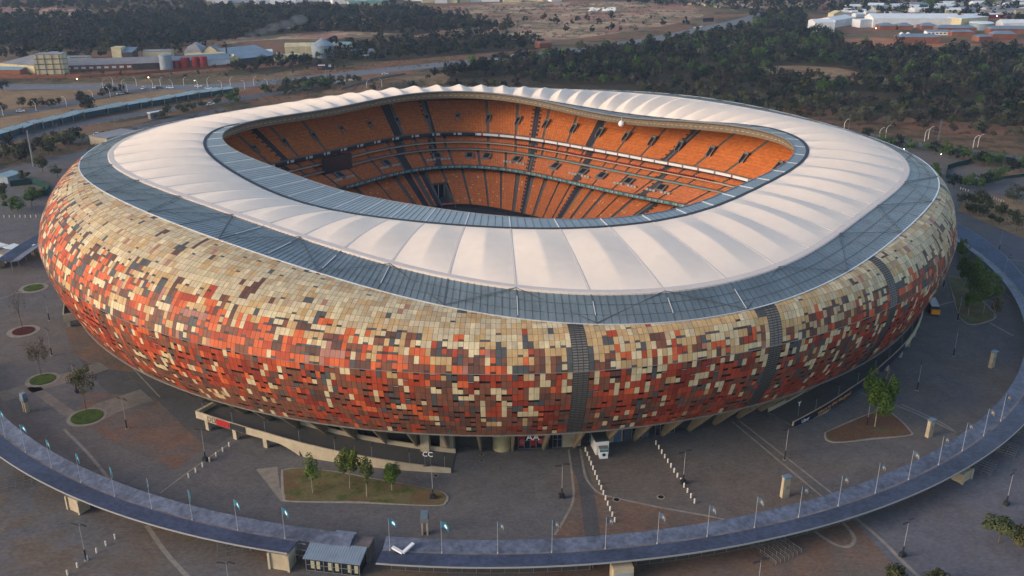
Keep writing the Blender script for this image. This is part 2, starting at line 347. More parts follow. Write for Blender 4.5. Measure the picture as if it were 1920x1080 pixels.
psheet('sand_bank',[(1855,335),(1925,312),(1990,312),(1990,326),(1925,330),(1880,338)],.03,M_field)
psheet('yard_paving',[(0,385),(60,365),(100,345),(150,320),(150,300),(60,330),(0,345)],.02,M_plazao)

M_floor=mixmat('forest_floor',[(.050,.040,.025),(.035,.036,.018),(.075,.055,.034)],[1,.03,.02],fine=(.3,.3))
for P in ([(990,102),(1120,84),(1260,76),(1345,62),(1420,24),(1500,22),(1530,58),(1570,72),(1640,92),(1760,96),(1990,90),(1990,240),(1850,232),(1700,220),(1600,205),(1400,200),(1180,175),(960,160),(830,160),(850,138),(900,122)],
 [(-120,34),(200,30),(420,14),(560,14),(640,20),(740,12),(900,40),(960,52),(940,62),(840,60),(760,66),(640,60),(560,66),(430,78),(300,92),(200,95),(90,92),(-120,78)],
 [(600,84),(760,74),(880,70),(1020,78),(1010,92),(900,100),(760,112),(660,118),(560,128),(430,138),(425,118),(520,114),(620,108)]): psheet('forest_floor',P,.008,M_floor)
# ================================================================ STADIUM
RC={'R5':[95.005,12.676,-6.347,-2.108,.045,.362,.184,.296,48.258,1.262,-1.175,.459],
'R4':[103.973,7.475,-4.81,-1.607,-.072,-.185,.17,-.247,47.837,1.553,-1.117,.414],
'R3':[136.05,10.706,-6.948,-2.132,-.467,-.035,-.609,-.387,46.142,-1.399,.628,1.123],
'R2':[147.196,7.452,-3.422,-2.084,.407,.822,-1.158,-.073,44.638,-2.902,2.212,2.863]}
PHI=-0.70544
def ring(k,az,off=0,dz=0):
    t=R(az)-PHI; q=RC[k]
    r=q[0]+q[1]*math.cos(2*t)+q[2]*math.cos(4*t)+q[3]*math.cos(6*t)+q[4]*math.sin(2*t)+q[5]*math.cos(3*t)+q[6]*math.sin(3*t)+q[7]*math.sin(4*t)
    z=q[8]+q[9]*math.cos(2*t)+q[10]*math.cos(4*t)+q[11]*math.sin(2*t)
    if k=='R4':
        w_=min(1,max(0,(math.sin(R(az))-.15)*3)); z3=ring('R5',az)[1]-2.1; z=z*(1-w_)+min(z,z3)*w_
    if k=='R2':
        w_=min(1,max(0,math.sin(R(az)+.12)*3)); z3=ring('R3',az)[1]-2.0; z=z*(1-w_)+min(z,z3)*w_
    return r+off,z+dz
def rp(k,az,off=0,dz=0):
    r,z=ring(k,az,off,dz); return pol(r,az,z)
RJ,ZJ,RB,ZB=160.0,31.4,153.6,12.1
stadium=empty('stadium',(0,0,0),label='huge round stadium clad in red, orange and cream panels under a white membrane roof',cat='stadium')

# roof bays: wider at the front than at the back
bays=[]; a=-88.55
while a<-88.55+360: bays.append(a); a+=5.9-.92*math.sin(R(a))
k_=360/(a-bays[0]); bays=[bays[0]+(x-bays[0])*k_ for x in bays]; NB=len(bays); bays.append(bays[0]+360)

# --- facade cladding
def vnoise(shape,period,seed):
    r=np.random.RandomState(seed); gh,gw=int(shape[0]/period[0])+3,int(round(shape[1]/period[1]))
    g=r.rand(gh,gw); y=np.arange(shape[0])/period[0]; x=np.arange(shape[1])/shape[1]*gw
    y0=y.astype(int); x0=x.astype(int)%gw; fy=(y-y0)[:,None]; fx=(x-np.floor(x))[None]; fy=fy*fy*(3-2*fy); fx=fx*fx*(3-2*fx); x1=(x0+1)%gw
    return (g[y0][:,x0]*(1-fx)+g[y0][:,x1]*fx)*(1-fy)+(g[y0+1][:,x0]*(1-fx)+g[y0+1][:,x1]*fx)*fy
PAL=dict(cream=(.62,.50,.30),tan=(.50,.33,.155),pale=(.52,.42,.265),sand=(.46,.33,.19),orange=(.57,.118,.040),red=(.38,.062,.028),deep=(.24,.038,.022),rust=(.20,.078,.047),pink=(.38,.17,.125),brown=(.125,.060,.045),dark=(.07,.042,.036),grey=(.085,.087,.088))
NC=816; daz=360/NC
WA=dict(orange=.32,red=.12,cream=.12,tan=.09,brown=.13,rust=.12,grey=.07,pink=.05)
WBm=dict(cream=.25,tan=.33,pale=.08,orange=.10,brown=.08,grey=.08,red=.02,rust=.04)
WC=dict(pale=.42,tan=.20,cream=.16,sand=.15,grey=.025,brown=.02,pink=.02)
WL=dict(red=.32,orange=.07,deep=.13,rust=.20,cream=.08,grey=.09,brown=.09,tan=.02)
WLb=dict(rust=.50,brown=.18,red=.10,deep=.05,cream=.07,grey=.09,tan=.01)
def lerpw(a,b,t): return {k:a.get(k,0)*(1-t)+b.get(k,0)*t for k in set(a)|set(b)}
def pick(wt,n1,n2,n3):
    w=dict(wt)
    # patches: one colour family gathers where its noise is high
    for k in ('orange','red','deep'): w[k]=w.get(k,0)*(.15+2.4*max(0,n1-.15)**1.6*1.6)
    for k in ('brown','grey','dark'): w[k]=w.get(k,0)*(.45+2.0*max(0,n2-.2)**1.5)
    for k in ('cream','pale'): w[k]=w.get(k,0)*(.6+.9*n3)
    t=sum(w.values())*random.random()
    for k,v in w.items():
        t-=v
        if t<=0: return k
    return 'tan'
def sm(x,a,b):
    t=min(max((x-a)/(b-a),0),1); return t*t*(3-2*t)
def interp(x,xs,ys): return float(np.interp(x,xs,ys))
N1=vnoise((40,NC),(3.2,5),3); N2=vnoise((40,NC),(2.2,4),4); N3=vnoise((40,NC),(3,6),5)
def louv(az):
    for c,wd in LOUV:
        if abs(az-c)<wd/2: return True
    return False
LOUV=[(-83.57,1.15),(-65.95,1.15),(-50.2,1.15),(-20,1.2),(15,1.2),(70,1.2),(140,1.2),(190,1.2)]
def upper_profile(az):
    r2,z2=ring('R2',az,.0,-.12); pts=[]
    for i in range(25):
        f=i/24*PI/2   # 0 at the widest line, 1 at the roof edge
        rr=r2+(RJ-r2)*math.cos(f)**.95; zz=ZJ+(z2-ZJ)*math.sin(f)
        t=i/24; rl=RJ+(r2-RJ)*t; zl=ZJ+(z2-ZJ)*t
        pts.append((rr*.8+rl*.2,zz*.8+zl*.2))
    s=[0]
    for i in range(24): s.append(s[-1]+math.hypot(pts[i+1][0]-pts[i][0],pts[i+1][1]-pts[i][1]))
    return s,[p[0] for p in pts],[p[1] for p in pts]
def lower_profile(az):
    pts=[]
    for i in range(13):
        t=i/12; b=math.sin(PI*t)*1.1
        pts.append((RJ+(RB-RJ)*t**1.15+b*.9,ZJ+(ZB-ZJ)*t))
    s=[0]
    for i in range(12): s.append(s[-1]+math.hypot(pts[i+1][0]-pts[i][0],pts[i+1][1]-pts[i][1]))
    return s,[p[0] for p in pts],[p[1] for p in pts]
def at_s(P,s): return float(np.interp(s,P[0],P[1])),float(np.interp(s,P[0],P[2]))
def clad(lower):
    b=MB(); bk=MB(); LV={}; PR=lower_profile if lower else upper_profile
    ROW=1.86; prevc={}
    profs=[PR(-180+daz*i) for i in range(NC+1)] if not lower else [PR(0)]*(NC+1)
    for i in range(NC):
        a0=-180+daz*i; a1=a0+daz; am=(a0+a1)/2; P0,P1=profs[i],profs[i+1]; L0,L1=P0[0][-1],P1[0][-1]; L=max(L0,L1)
        n=int(math.ceil(L/ROW)); isl=louv(am)
        if lower: n=11
        rowh=L/11 if lower else ROW
        for j in range(n):
            sa,sb=j*rowh,min((j+1)*rowh,L)
            def pt(side,s,off):
                P=P0 if side==0 else P1; s=min(s,P[0][-1]); r,z=at_s(P,s); r2,z2=at_s(P,min(s+.3,P[0][-1]+0)); r1,z1=at_s(P,max(s-.3,0))
                dr,dz=r2-r1,z2-z1; l=math.hypot(dr,dz) or 1
                nr,nz=(dz/l,-dr/l)
                if lower: nr,nz=-nr,-nz
                return r+nr*off,z+nz*off
            def P3(side,s,off,g=0):
                r,z=pt(side,s,off); return pol(r,(a0+g) if side==0 else (a1-g),z)
            bk.quad(P3(0,sa,-.35),P3(1,sa,-.35),P3(1,sb,-.35),P3(0,sb,-.35))
            if min(L0,L1)-sa<.12: continue
            if isl:
                lv=LV.setdefault([q_ for q_,(c_,w_) in enumerate(LOUV) if abs(am-c_)<w_/2][0],MB())
                lv.quad(P3(0,sa,-.12),P3(1,sa,-.12),P3(1,sb,-.12),P3(0,sb,-.12),1)
                for q in range(3):
                    s0=sa+(sb-sa)*(q+.12)/3; s1=sa+(sb-sa)*(q+.72)/3
                    lv.quad(P3(0,s0,.10,.03),P3(1,s0,.10,.03),P3(1,s1,-.03,.03),P3(0,s1,-.03,.03),0)
                continue
            n1,n2,n3=N1[j,i],N2[j,i],N3[j,i]
            if lower:
                fb=j/11; az=am
                bb=interp(az,[-180,-125,-105,-95,-86,-80,-60,-40,-20,180],[.9,.85,.95,.85,.75,.35,.15,.3,.5,.5])
                wt=lerpw(WL,WLb,sm(fb,.30-.22*(bb>.6)*0,.85)*bb)
                if am>-92 and fb<.42: wt=lerpw(wt,dict(cream=.36,tan=.08,red=.32,rust=.12,grey=.08),.5*(1-fb/.42)+.1)
                if am>-78: wt=dict(wt); wt['orange']=.01; wt['deep']=wt.get('deep',0)+.14
            else:
                H=interp(am,[-180,-160,-140,-125,-110,-100,-92,-84,-70,-55,-40,-20,180],[17.5,17,15,12.5,9.5,7.8,6,4.2,4.4,4.8,5,6,6])
                s=(sa+sb)/2; s+= (n1-.5)*2.5
                if s<H: wt=lerpw(WA,WBm,sm(s,H*.55,H)*.8)
                else: wt=lerpw(WBm,WC,sm(s,H,H+3.2))
                if am>-62 and s<H: wt=lerpw(wt,dict(brown=.3,rust=.3,red=.16,grey=.1,sand=.3),.6)
                if am>-90 and am<=-62: wt=lerpw(wt,dict(tan=.5,cream=.25,sand=.1,red=.12,rust=.05,grey=.05),.45)
            kcol=pick(wt,n1,n2,n3)
            if prevc.get(j) and random.random()<(.26 if not(lower and prevc[j] in ('cream','grey','tan')) else .08): kcol=prevc[j]
            elif j and prevc.get(('n',j-1)) and random.random()<.12: kcol=prevc[('n',j-1)]
            prevc[j]=kcol; prevc[('n',j)]=kcol; c=PAL[kcol]
            def jit(c,am_=.10):
                f=1+random.uniform(-am_,am_); return tuple(x*f*(1+random.uniform(-.02,.02)) for x in c)
            off=random.uniform(0,.05); g=.012; e=.024
            t0,t1=sa+e,sb-e
            frac=None
            u=random.random()
            if lower:
                if u<.20+.12*(n2>.6): frac='slot'
                elif u<.23: frac='sill'
            else:
                if kcol!='grey' and (sa+sb)/2<H+3 and u<.20+.22*(n2>.55): frac='strip'
                elif u<.035: frac='strip'
            if frac is None:
                b.quad(P3(0,t0,off,g),P3(1,t0,off,g),P3(1,t1,off,g),P3(0,t1,off,g),0,jit(c))
            elif lower:
                # rows count downwards here: slot at the panel's head
                tm=t0+(t1-t0)*.30
                b.quad(P3(0,tm,off,g),P3(1,tm,off,g),P3(1,t1,off,g),P3(0,t1,off,g),0,jit(c))
                if frac=='sill': b.quad(P3(0,t0+.1,.12,g),P3(1,t0+.1,.12,g),P3(1,tm-.18,.02,g),P3(0,tm-.18,.02,g),0,(.5,.5,.5))
            else:
                tm=t0+(t1-t0)*.27
                gc=random.choice([PAL['grey'],PAL['grey'],PAL['dark']])
                b.quad(P3(0,t0,off*.3,g),P3(1,t0,off*.3,g),P3(1,tm,off*.3,g),P3(0,tm,off*.3,g),0,jit(gc))
                b.quad(P3(0,tm+.03,off,g),P3(1,tm+.03,off,g),P3(1,t1,off,g),P3(0,t1,off,g),0,jit(c))
    return b,bk,LV
for low in (False,True):
    b,bk,lv=clad(low)
    o=b.build('lower_cladding' if low else 'upper_cladding',M_clad,stadium)
    bk.build('cladding_backing',M_back,o)
    for lv in lv.values(): lv.build('louvre_strip',[M_louv,M_louvd],o)
# trim lines
def sweep(fn,sec,n=360,a0=-180,a1=180):
    "ring of constant section; fn(az)->(r,z), sec list of (dr,dz) closed"
    b=MB(); m=len(sec); closed=abs(a1-a0)>=360; N=n if closed else n+1
    for i in range(N):
        az=a0+(a1-a0)*i/n; r,z=fn(az)
        for dr,dz in sec: b.v.append(pol(r+dr,az,z+dz))
    for i in range(n):
        j=(i+1)%N
        for k in range(m):
            k2=(k+1)%m; b.f.append((i*m+k,i*m+k2,j*m+k2,j*m+k)); b.m.append(0); b.c.append(None)
    return b
SQ=lambda w,h:[(-w/2,-h/2),(w/2,-h/2),(w/2,h/2),(-w/2,h/2)]
sweep(lambda a:(RJ+.05,ZJ-.05),SQ(.22,.10)).build('cladding_trim',mat('trim_bronze',(.28,.22,.19),.4,.5),stadium)
sweep(lambda a:ring('R2',a,.1,0),SQ(.34,.18)).build('roof_edge_trim',M_alu,stadium)
sweep(lambda a:(RB-.1,ZB-.25),SQ(.5,.35)).build('bottom_edge_trim',M_louv,stadium)

# --- roof
b=MB(); NU,NT=24,22
def memb_pt(az,t,u):
    r4,z4=ring('R4',az,.5,.0); r3,z3=ring('R3',az,-1.3,.25)
    A=(1.95+.85*math.sin(R(az)))*math.sin(PI*min(1,t**.9))**.75*(1-.25*t)
    x=abs(2*u-1); sharp=.8
    h=(1-x**1.35)*(1-sharp)+(1-x)*sharp
    return pol(r4+(r3-r4)*t,az,z4+(z3-z4)*t+A*h+.6*math.sin(PI*t))
verts=[]
for bi in range(NB):
    for iu in range(NU):
        u=iu/NU; az=bays[bi]+(bays[bi+1]-bays[bi])*u
        for it in range(NT+1): verts.append(memb_pt(az,it/NT,u))
b.v=verts; N=NB*NU
for i in range(N):
    j=(i+1)%N
    for t in range(NT):
        b.f.append((i*(NT+1)+t,i*(NT+1)+t+1,j*(NT+1)+t+1,j*(NT+1)+t)); b.m.append(0); b.c.append(None)
memb=b.build('membrane_roof',M_memb,stadium,smooth=True)
b=MB()
for bi in range(NB):
    az=bays[bi]
    for it in range(NT):
        p=memb_pt(az,it/NT,0); q=memb_pt(az,(it+1)/NT,0)
        b.bar((p[0],p[1],p[2]-.10),(q[0],q[1],q[2]-.10),.16,.20,0)
        b.bar((p[0]*1.0,p[1],p[2]-.06),(q[0],q[1],q[2]-.06),.75,.11,1)
b.build('membrane_ribs',[mat('rib_white',(.74,.68,.62),.6),M_membedge],memb)
sweep(lambda a:ring('R3',a,-.6,.1),[(-1.0,-.2),(1.0,-.35),(1.0,.05),(.7,.22),(-1.0,.30)]).build('membrane_border',M_membedge,stadium)
sweep(lambda a:ring('R4',a,.15,-.1),SQ(1.1,.6)).build('roof_gutter',M_gutter,stadium)
def band(k0,o0,d0,k1,o1,d1,name,m,n=720,parent=stadium):
    b=MB()
    for i in range(n):
        a0,a1=-180+360*i/n,-180+360*(i+1)/n
        b.quad(rp(k0,a0,o0,d0),rp(k1,a0,o1,d1),rp(k1,a1,o1,d1),rp(k0,a1,o0,d0))
    return b.build(name,m,parent)
gb=band('R3',.2,-.15,'R2',0,0,'glass_roof_band',M_glass)
gi=band('R5',0,0,'R4',-.3,0,'inner_roof_band',M_glassin)
# glazing bars and the truss seen through the glass
mu=MB(); tr=MB(); wp=MB(); mi_=MB(); wi=MB()
def seg(b,k0,o0,k1,o1,a0,a1,f0,f1,wd,h,dz):
    def P(az,f):
        r0,z0=ring(k0,az,o0); r1,z1=ring(k1,az,o1); return pol(r0+(r1-r0)*f,az,z0+(z1-z0)*f+dz)
    b.bar(P(a0,f0),P(a1,f1),wd,h)
for bi in range(NB):
    a0,a1=bays[bi],bays[bi+1]; am=(a0+a1)/2
    nm=10
    for q in range(nm): seg(mu,'R3',.2,'R2',0,a0+(a1-a0)*q/nm,a0+(a1-a0)*q/nm,.0,1,.09,.07,.0)
    c0=a0 if bi%2 else a1; c1=a1 if bi%2 else a0
    # zig-zag struts: node on the outer edge at every second rib
    seg(tr,'R3',.2,'R2',0,c0,c1,1,0,.24,.12,.22)
    seg(tr,'R3',.2,'R2',0,a0,a0,0,1,.24,.12,.02)
    if random.random()<.8 and -128<(a0+180)%360-180<-66:
        wp=MB(); s=random.uniform(0,.3); e=random.uniform(.6,1); ap=a0+random.choice([0,0,.25])
        seg(wp,'R3',.2,'R2',0,ap+.05,ap+.05,s,e,.16,.14,.10); wp.build('rain_pipe',M_steelw,gb)
    for q in range(6): seg(mi_,'R5',0,'R4',-.3,a0+(a1-a0)*q/6,a0+(a1-a0)*q/6,.02,.98,.10,.07,.0)
    wi=MB(); seg(wi,'R5',0,'R4',-.3,a0,a0,.02,.96,.26,.16,.02); wi.build('white_rib',M_steelw,gi)
mu.build('glazing_bars',M_mull,gb); tr.build('truss_struts',mat('truss_grey',(.10,.11,.12),.5),gb)
for f in (.36,.7):
    sweep(lambda a:tuple(np.array(ring('R3',a,.2,.04))*(1-f)+np.array(ring('R2',a,0,.04))*f),SQ(.09,.06)).build('glazing_rail',M_mull,gb)
mi_.build('glazing_bars',M_mull,gi)
sweep(lambda a:ring('R5',a,.0,-.1),SQ(.35,.5)).build('inner_edge_trim',M_steelg,gi)
band('R5',.2,-.3,'R5',1.6,-3.6,'roof_fascia',M_fascia)
band('R5',.1,-.28,'R5',.55,-1.1,'fascia_top_rail',M_fasciad)
fd=MB()
for i in range(260):
    az=-180+360*i/260; q=rp('R5',az,.75,-2.2); q2=rp('R5',az+.75,.75,-2.2)
    fd.bar(q,q2,.12,.16)
fd.build('fascia_lights',mat('fascia_perforation',(.5,.42,.30),.6),stadium)
band('R5',1.6,-3.6,'R3',-9,-5.5,'roof_soffit',M_soff)
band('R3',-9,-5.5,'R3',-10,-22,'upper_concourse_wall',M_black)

# --- bowl: terraces with seats
def front(az):
    t=R(az)-PHI; return (abs(math.cos(t)/70)**5+abs(math.sin(t)/51)**5)**-.2
ORG=(.58,.150,.030); ORD2=(.60,.115,.02)
AZU=[-171,-163,155.9,147.9,139.6,130.9,122.6,115.2,107.8,100.4,93.0,85.3,77.4,68.6,59.6,50.5,41.5,32.7,23.8,15.4,6.8,-2,-11,-20,-29,-38,-47,-56,-65,-74,-83,-92,-101,-110,-119,-128,-137,-146,-155]
DKU=[151.7,116.6,107.4,80.3,61.3,33,5,-25,-60,-90,-120,-150,178]
def terr(name,fi,fo,rows,aisles,dark,aw,seatmat=M_seat,skip=None,dw=1.15,n=520,col=ORG,patch=None,smin=None):
    "fi,fo: az -> (r,z) of first and last row; stepped terrace with a strip of seats on each step"
    st=MB(); se=MB()
    A=[-180+360*i/n for i in range(n+1)]
    E=[(fi(a),fo(a)) for a in A]
    Rm=[(e[0][0]+e[1][0])/2 for e in E]
    for i in range(n):
        am=(A[i]+A[i+1])/2
        wsk=skip(am) if skip else None
        rm=Rm[i]
        ais=any(abs((am-x+180)%360-180)*R(1)*rm<aw/2 for x in aisles)
        for j in range(rows):
            f0,f1=j/rows,(j+1)/rows
            if wsk and wsk[0]<f0<wsk[1]: continue
            def P(k,f,zf,dz=0):
                (r0,z0),(r1,z1)=E[k]; return pol(r0+(r1-r0)*f,A[k],z0+(z1-z0)*zf+dz)
            st.quad(P(i,f0,f1),P(i+1,f0,f1),P(i+1,f1,f1),P(i,f1,f1))
            st.quad(P(i,f0,f0),P(i+1,f0,f0),P(i+1,f0,f1),P(i,f0,f1))
            if ais: continue
            dk=any(abs((am-x+180)%360-180)*R(1)*rm<dw*(1.55+.3*math.sin(j*2.1+x)) for x in dark)
            jt=random.uniform(.82,1.14)*(1.05 if j%2 else .95); c=(.035,.032,.04) if dk else tuple(x*jt for x in col)
            if patch and not dk:
                c2=patch(am,f0); 
                if c2: c=c2
            fa,fb=f0+(f1-f0)*.30,f0+(f1-f0)*.72
            g=(A[i+1]-A[i])*.06
            (r0,z0),(r1,z1)=E[i]; (s0,y0),(s1,y1)=E[i+1]
            def Q(k,f,dz,gg):
                (ra,za),(rb,zb)=E[k]; return pol(ra+(rb-ra)*f,A[k]+gg,za+(zb-za)*f1+dz)
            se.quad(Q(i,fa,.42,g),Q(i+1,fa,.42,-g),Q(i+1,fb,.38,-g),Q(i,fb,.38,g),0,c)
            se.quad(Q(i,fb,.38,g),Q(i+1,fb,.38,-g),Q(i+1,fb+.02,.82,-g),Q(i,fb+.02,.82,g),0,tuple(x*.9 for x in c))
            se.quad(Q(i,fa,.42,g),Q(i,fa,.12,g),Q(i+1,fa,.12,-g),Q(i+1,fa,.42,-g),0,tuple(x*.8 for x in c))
    o=st.build(name,M_tread,stadium); se.build('seats',seatmat,o); return o
def gate(am):
    return (0,.62) if abs(am-108.6)*R(1)*80<3.4 else None
def pat(am,f):
    if 57<am<64 and .35<f<.75 and random.random()<.35: return (.50,.20,.02)
    if random.random()<.02: return (.8,.35,.12)
AZL=[-170+9*i for i in range(11)]+[135,127,120.5,114.3,111.2,106.0,100.5,94.6,89.5,84.5,79.5,74.6,69.7,64.8,60,55.2,50,44,38,31,24,16,8,0,-9,-18,-27,-36,-45,-54,-63,-72]
L1=lambda a:ring('R5',a,-6.0,0)[0]
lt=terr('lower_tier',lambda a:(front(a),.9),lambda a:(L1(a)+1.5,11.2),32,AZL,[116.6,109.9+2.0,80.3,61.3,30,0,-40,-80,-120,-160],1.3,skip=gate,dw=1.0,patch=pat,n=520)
band('R5',-7.6,-100,'R5',-7.6,-100,'x',M_black).hide_render=True if False else False
bpy.data.objects.remove(stadium.children[-1])
def zb(off0,z0,off1,z1,name,m,parent=stadium,n=480):
    b=MB()
    for i in range(n):
        a0,a1=-180+360*i/n,-180+360*(i+1)/n
        P=lambda a,o,z:pol(ring('R5',a,o)[0],a,z)
        b.quad(P(a0,off0,z0),P(a1,off0,z0),P(a1,off1,z1),P(a0,off1,z1))
    return b.build(name,m,parent)
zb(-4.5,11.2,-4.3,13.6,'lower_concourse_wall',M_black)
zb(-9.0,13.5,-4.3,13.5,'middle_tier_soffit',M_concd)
zb(-9.0,13.5,-9.05,13.9,'middle_tier_edge',M_concg)
mt=terr('middle_tier',lambda a:(ring('R5',a,-8.6)[0],14.5),lambda a:(ring('R5',a,3.2)[0],19.2),13,[x+3 for x in AZU],DKU,1.2)
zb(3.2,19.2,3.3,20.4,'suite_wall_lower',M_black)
zb(.8,20.3,3.3,20.3,'balcony_slab_lower',M_concg); zb(.8,20.3,.75,20.9,'balcony_edge_lower',M_conc)
b1=terr('lower_balcony',lambda a:(ring('R5',a,1.6)[0],20.5),lambda a:(ring('R5',a,5.4)[0],22.3),4,[x+4 for x in AZU]+AZU,DKU,1.0)
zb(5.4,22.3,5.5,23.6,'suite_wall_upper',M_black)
zb(2.8,23.4,5.5,23.4,'balcony_slab_upper',M_concg); zb(2.8,23.4,2.75,24.0,'balcony_edge_upper',M_conc)
b2=terr('upper_balcony',lambda a:(ring('R5',a,3.4)[0],23.6),lambda a:(ring('R5',a,7.2)[0],25.3),4,[x+4 for x in AZU]+AZU,DKU,1.0)
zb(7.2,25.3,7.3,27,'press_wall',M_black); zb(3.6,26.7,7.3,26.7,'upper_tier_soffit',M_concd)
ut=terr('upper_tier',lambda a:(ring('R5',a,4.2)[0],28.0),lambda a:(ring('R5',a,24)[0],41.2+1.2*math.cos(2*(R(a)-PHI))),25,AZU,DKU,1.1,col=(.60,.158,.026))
# ribbons on the balcony fronts
def ribbonstrip(name,off,z0,z1,cfn,parent,n=720,mats=None):
    b=MB()
    for i in range(n):
        a0,a1=-180+360*i/n,-180+360*(i+1)/n
        P=lambda a,z:pol(ring('R5',a,off)[0],a,z)
        b.quad(P(a0,z0),P(a1,z0),P(a1,z1),P(a0,z1),0,cfn((a0+a1)/2,i))
    return b.build(name,M_seat,parent)
WH=(.75,.72,.70)
def led(az,i):
    if az<96 and az>-10: return WH if (i%9) else (.35,.08,.06) if i%2 else (.2,.2,.2)
    if az>=96 and az<170: return (.5,.5,.5) if (i*7)%11 in(0,3,4) else (.02,.02,.025)
    return (.05,.05,.05)
ribbonstrip('advertising_ribbon',3.95,27.05,28.15,led,ut)
def teal(az,i):
    r=(i*13)%17; 
    if 0<az<140: return (.12,.36,.36) if r<9 else (.42,.45,.40) if r<12 else (.05,.14,.16)
    return (.03,.06,.07)
ribbonstrip('middle_ribbon',-9.12,13.9,14.75,teal,mt)
ribbonstrip('balcony_ribbon',.7,20.35,20.95,lambda az,i:(.12,.30,.28) if az<86 and (i//5)%3 else (.30,.26,.20),b1)
rs=MB()
for i in range(90):
    az=18+68*i/90; r=ring('R5',az,2.95)[0]; rs=MB()
    rs.box(pol(r,az,23.95),(.5,.9,.32),rz=R(az)); rs.box(pol(r+.2,az,24.27),(.12,.9,.40),rz=R(az))
    rs.build('maroon_chair',mat('maroon_seat',(.20,.012,.015),.5),b2)
# vomitories
vp=MB(); vd=MB()
for az in AZU:
    if -12<az<165:
        t=empty('x') if False else None
def frame(az,off):
    "local frame on a terrace: origin on the seating curve, outward normal"
    p=pol(ring('R5',az,off)[0],az); a=pol(ring('R5',az-.4,off)[0],az-.4); b_=pol(ring('R5',az+.4,off)[0],az+.4)
    t=Vector((b_[0]-a[0],b_[1]-a[1])).normalized(); n=(t.y,-t.x)
    return lambda rr,lat,zz:(p[0]+n[0]*rr+t.x*lat,p[1]+n[1]*rr+t.y*lat,zz)
for az in AZU:
    if not(0<az<160): continue
    o=MB(); r0=0; r1=2.3; W=frame(az,11.3)
    for s in (-1,1): o.hexa([W(r0-1.4,s*1.0-.2,32.0),W(r1,s*1.05-.2,32.2),W(r1,s*1.05+.2,32.2),W(r0-1.4,s*1.05+.2,32.0)],[W(r0-1.4,s*1.05-.2,33.2),W(r1,s*1.05-.2,36.2),W(r1,s*1.05+.2,36.2),W(r0-1.4,s*1.05+.2,33.2)],0)
    o.quad(W(r0-1.4,-.9,32.1),W(r0-1.4,0.9,32.1),W(r1,1.15,32.9),W(r1,-1.15,32.9),0)
    o.hexa([W(r1-.3,-1.15,35.3),W(r1+.3,-1.15,35.3),W(r1+.3,1.15,35.3),W(r1-.3,1.15,35.3)],[W(r1-.3,-1.15,36.3),W(r1+.3,-1.15,36.3),W(r1+.3,1.15,36.3),W(r1-.3,1.15,36.3)],0)
    o.quad(W(r1-.9,-1.15,33.1),W(r1-.9,1.15,33.1),W(r1-.9,1.15,35.6),W(r1-.9,-1.15,35.6),1)
    o.build('stair_opening',[M_concg,M_black],ut)
for az in [138.5,122,107.1,98.5,93.9,85.2,72,61.0,53.1,42,30]:
    o=MB(); r0=0; big=az not in (98.5,93.9,72,53.1); W=frame(az,-2.5)
    o.hexa([W(r0-1.5,-2.2,16.3),W(r0+2.6,-2.2,17),W(r0+2.6,2.2,17),W(r0-1.5,2.2,16.3)],[W(r0-1.5,-2.2,17.9),W(r0+2.6,-2.2,19.4),W(r0+2.6,2.2,19.4),W(r0-1.5,2.2,17.9)],0)
    o.quad(W(r0-1.2,-1.3,18.06),W(r0-1.2,1.3,18.06),W(r0+2.2,1.3,19.31),W(r0+2.2,-1.3,19.31),1)
    if big:
        for q in (-3,-2,-1,1,2,3):
            x=q*1.7+(1 if q>0 else -1)*.2; o.hexa([W(r0-2.4,x-.6,16.8),W(r0-1.6,x-.6,16.8),W(r0-1.6,x+.6,16.8),W(r0-2.4,x+.6,16.8)],[W(r0-2.4,x-.6,17.6),W(r0-1.6,x-.6,17.6),W(r0-1.6,x+.6,17.6),W(r0-2.4,x+.6,17.6)],2)
    o.build('stair_opening',[M_concg,M_black,mat('pale_box',(.45,.42,.36),.7)],mt)
# the corner gate
g=MB(); ca=R(108.6)
def W(rr,lat,zz): return (rr*math.cos(ca)-lat*math.sin(ca),rr*math.sin(ca)+lat*math.cos(ca),zz)
rg0,rg1=front(108.6)-1,front(108.6)+17.5
g.quad(W(rg0,-3.1,.3),W(rg0,3.1,.3),W(rg1,3.1,.6),W(rg1,-3.1,.6),2)
for s in (-1,1):
    g.hexa([W(rg0,s*3.3-.2,0),W(rg1+1,s*3.3-.2,0),W(rg1+1,s*3.3+.2,0),W(rg0,s*3.3+.2,0)],[W(rg0,s*3.3-.2,1.6),W(rg1+1,s*3.3-.2,8.4),W(rg1+1,s*3.3+.2,8.4),W(rg0,s*3.3+.2,1.6)],0)
g.quad(W(rg1,-3.1,.6),W(rg1,3.1,.6),W(rg1,3.1,6.6),W(rg1,-3.1,6.6),1)
g.hexa([W(rg1-.3,-3.5,6.6),W(rg1+1,-3.5,6.6),W(rg1+1,3.5,6.6),W(rg1-.3,3.5,6.6)],[W(rg1-.3,-3.5,8.1),W(rg1+1,-3.5,8.1),W(rg1+1,3.5,8.1),W(rg1-.3,3.5,8.1)],0)
for x in (-2.8,0,2.8): g.box(W(rg1-.25,x,.5),(.25,.25,6.2),mi=3)
g.build('corner_gate',[M_concg,M_black,mat('tunnel_floor',(.06,.065,.08),.8),M_white],stadium)
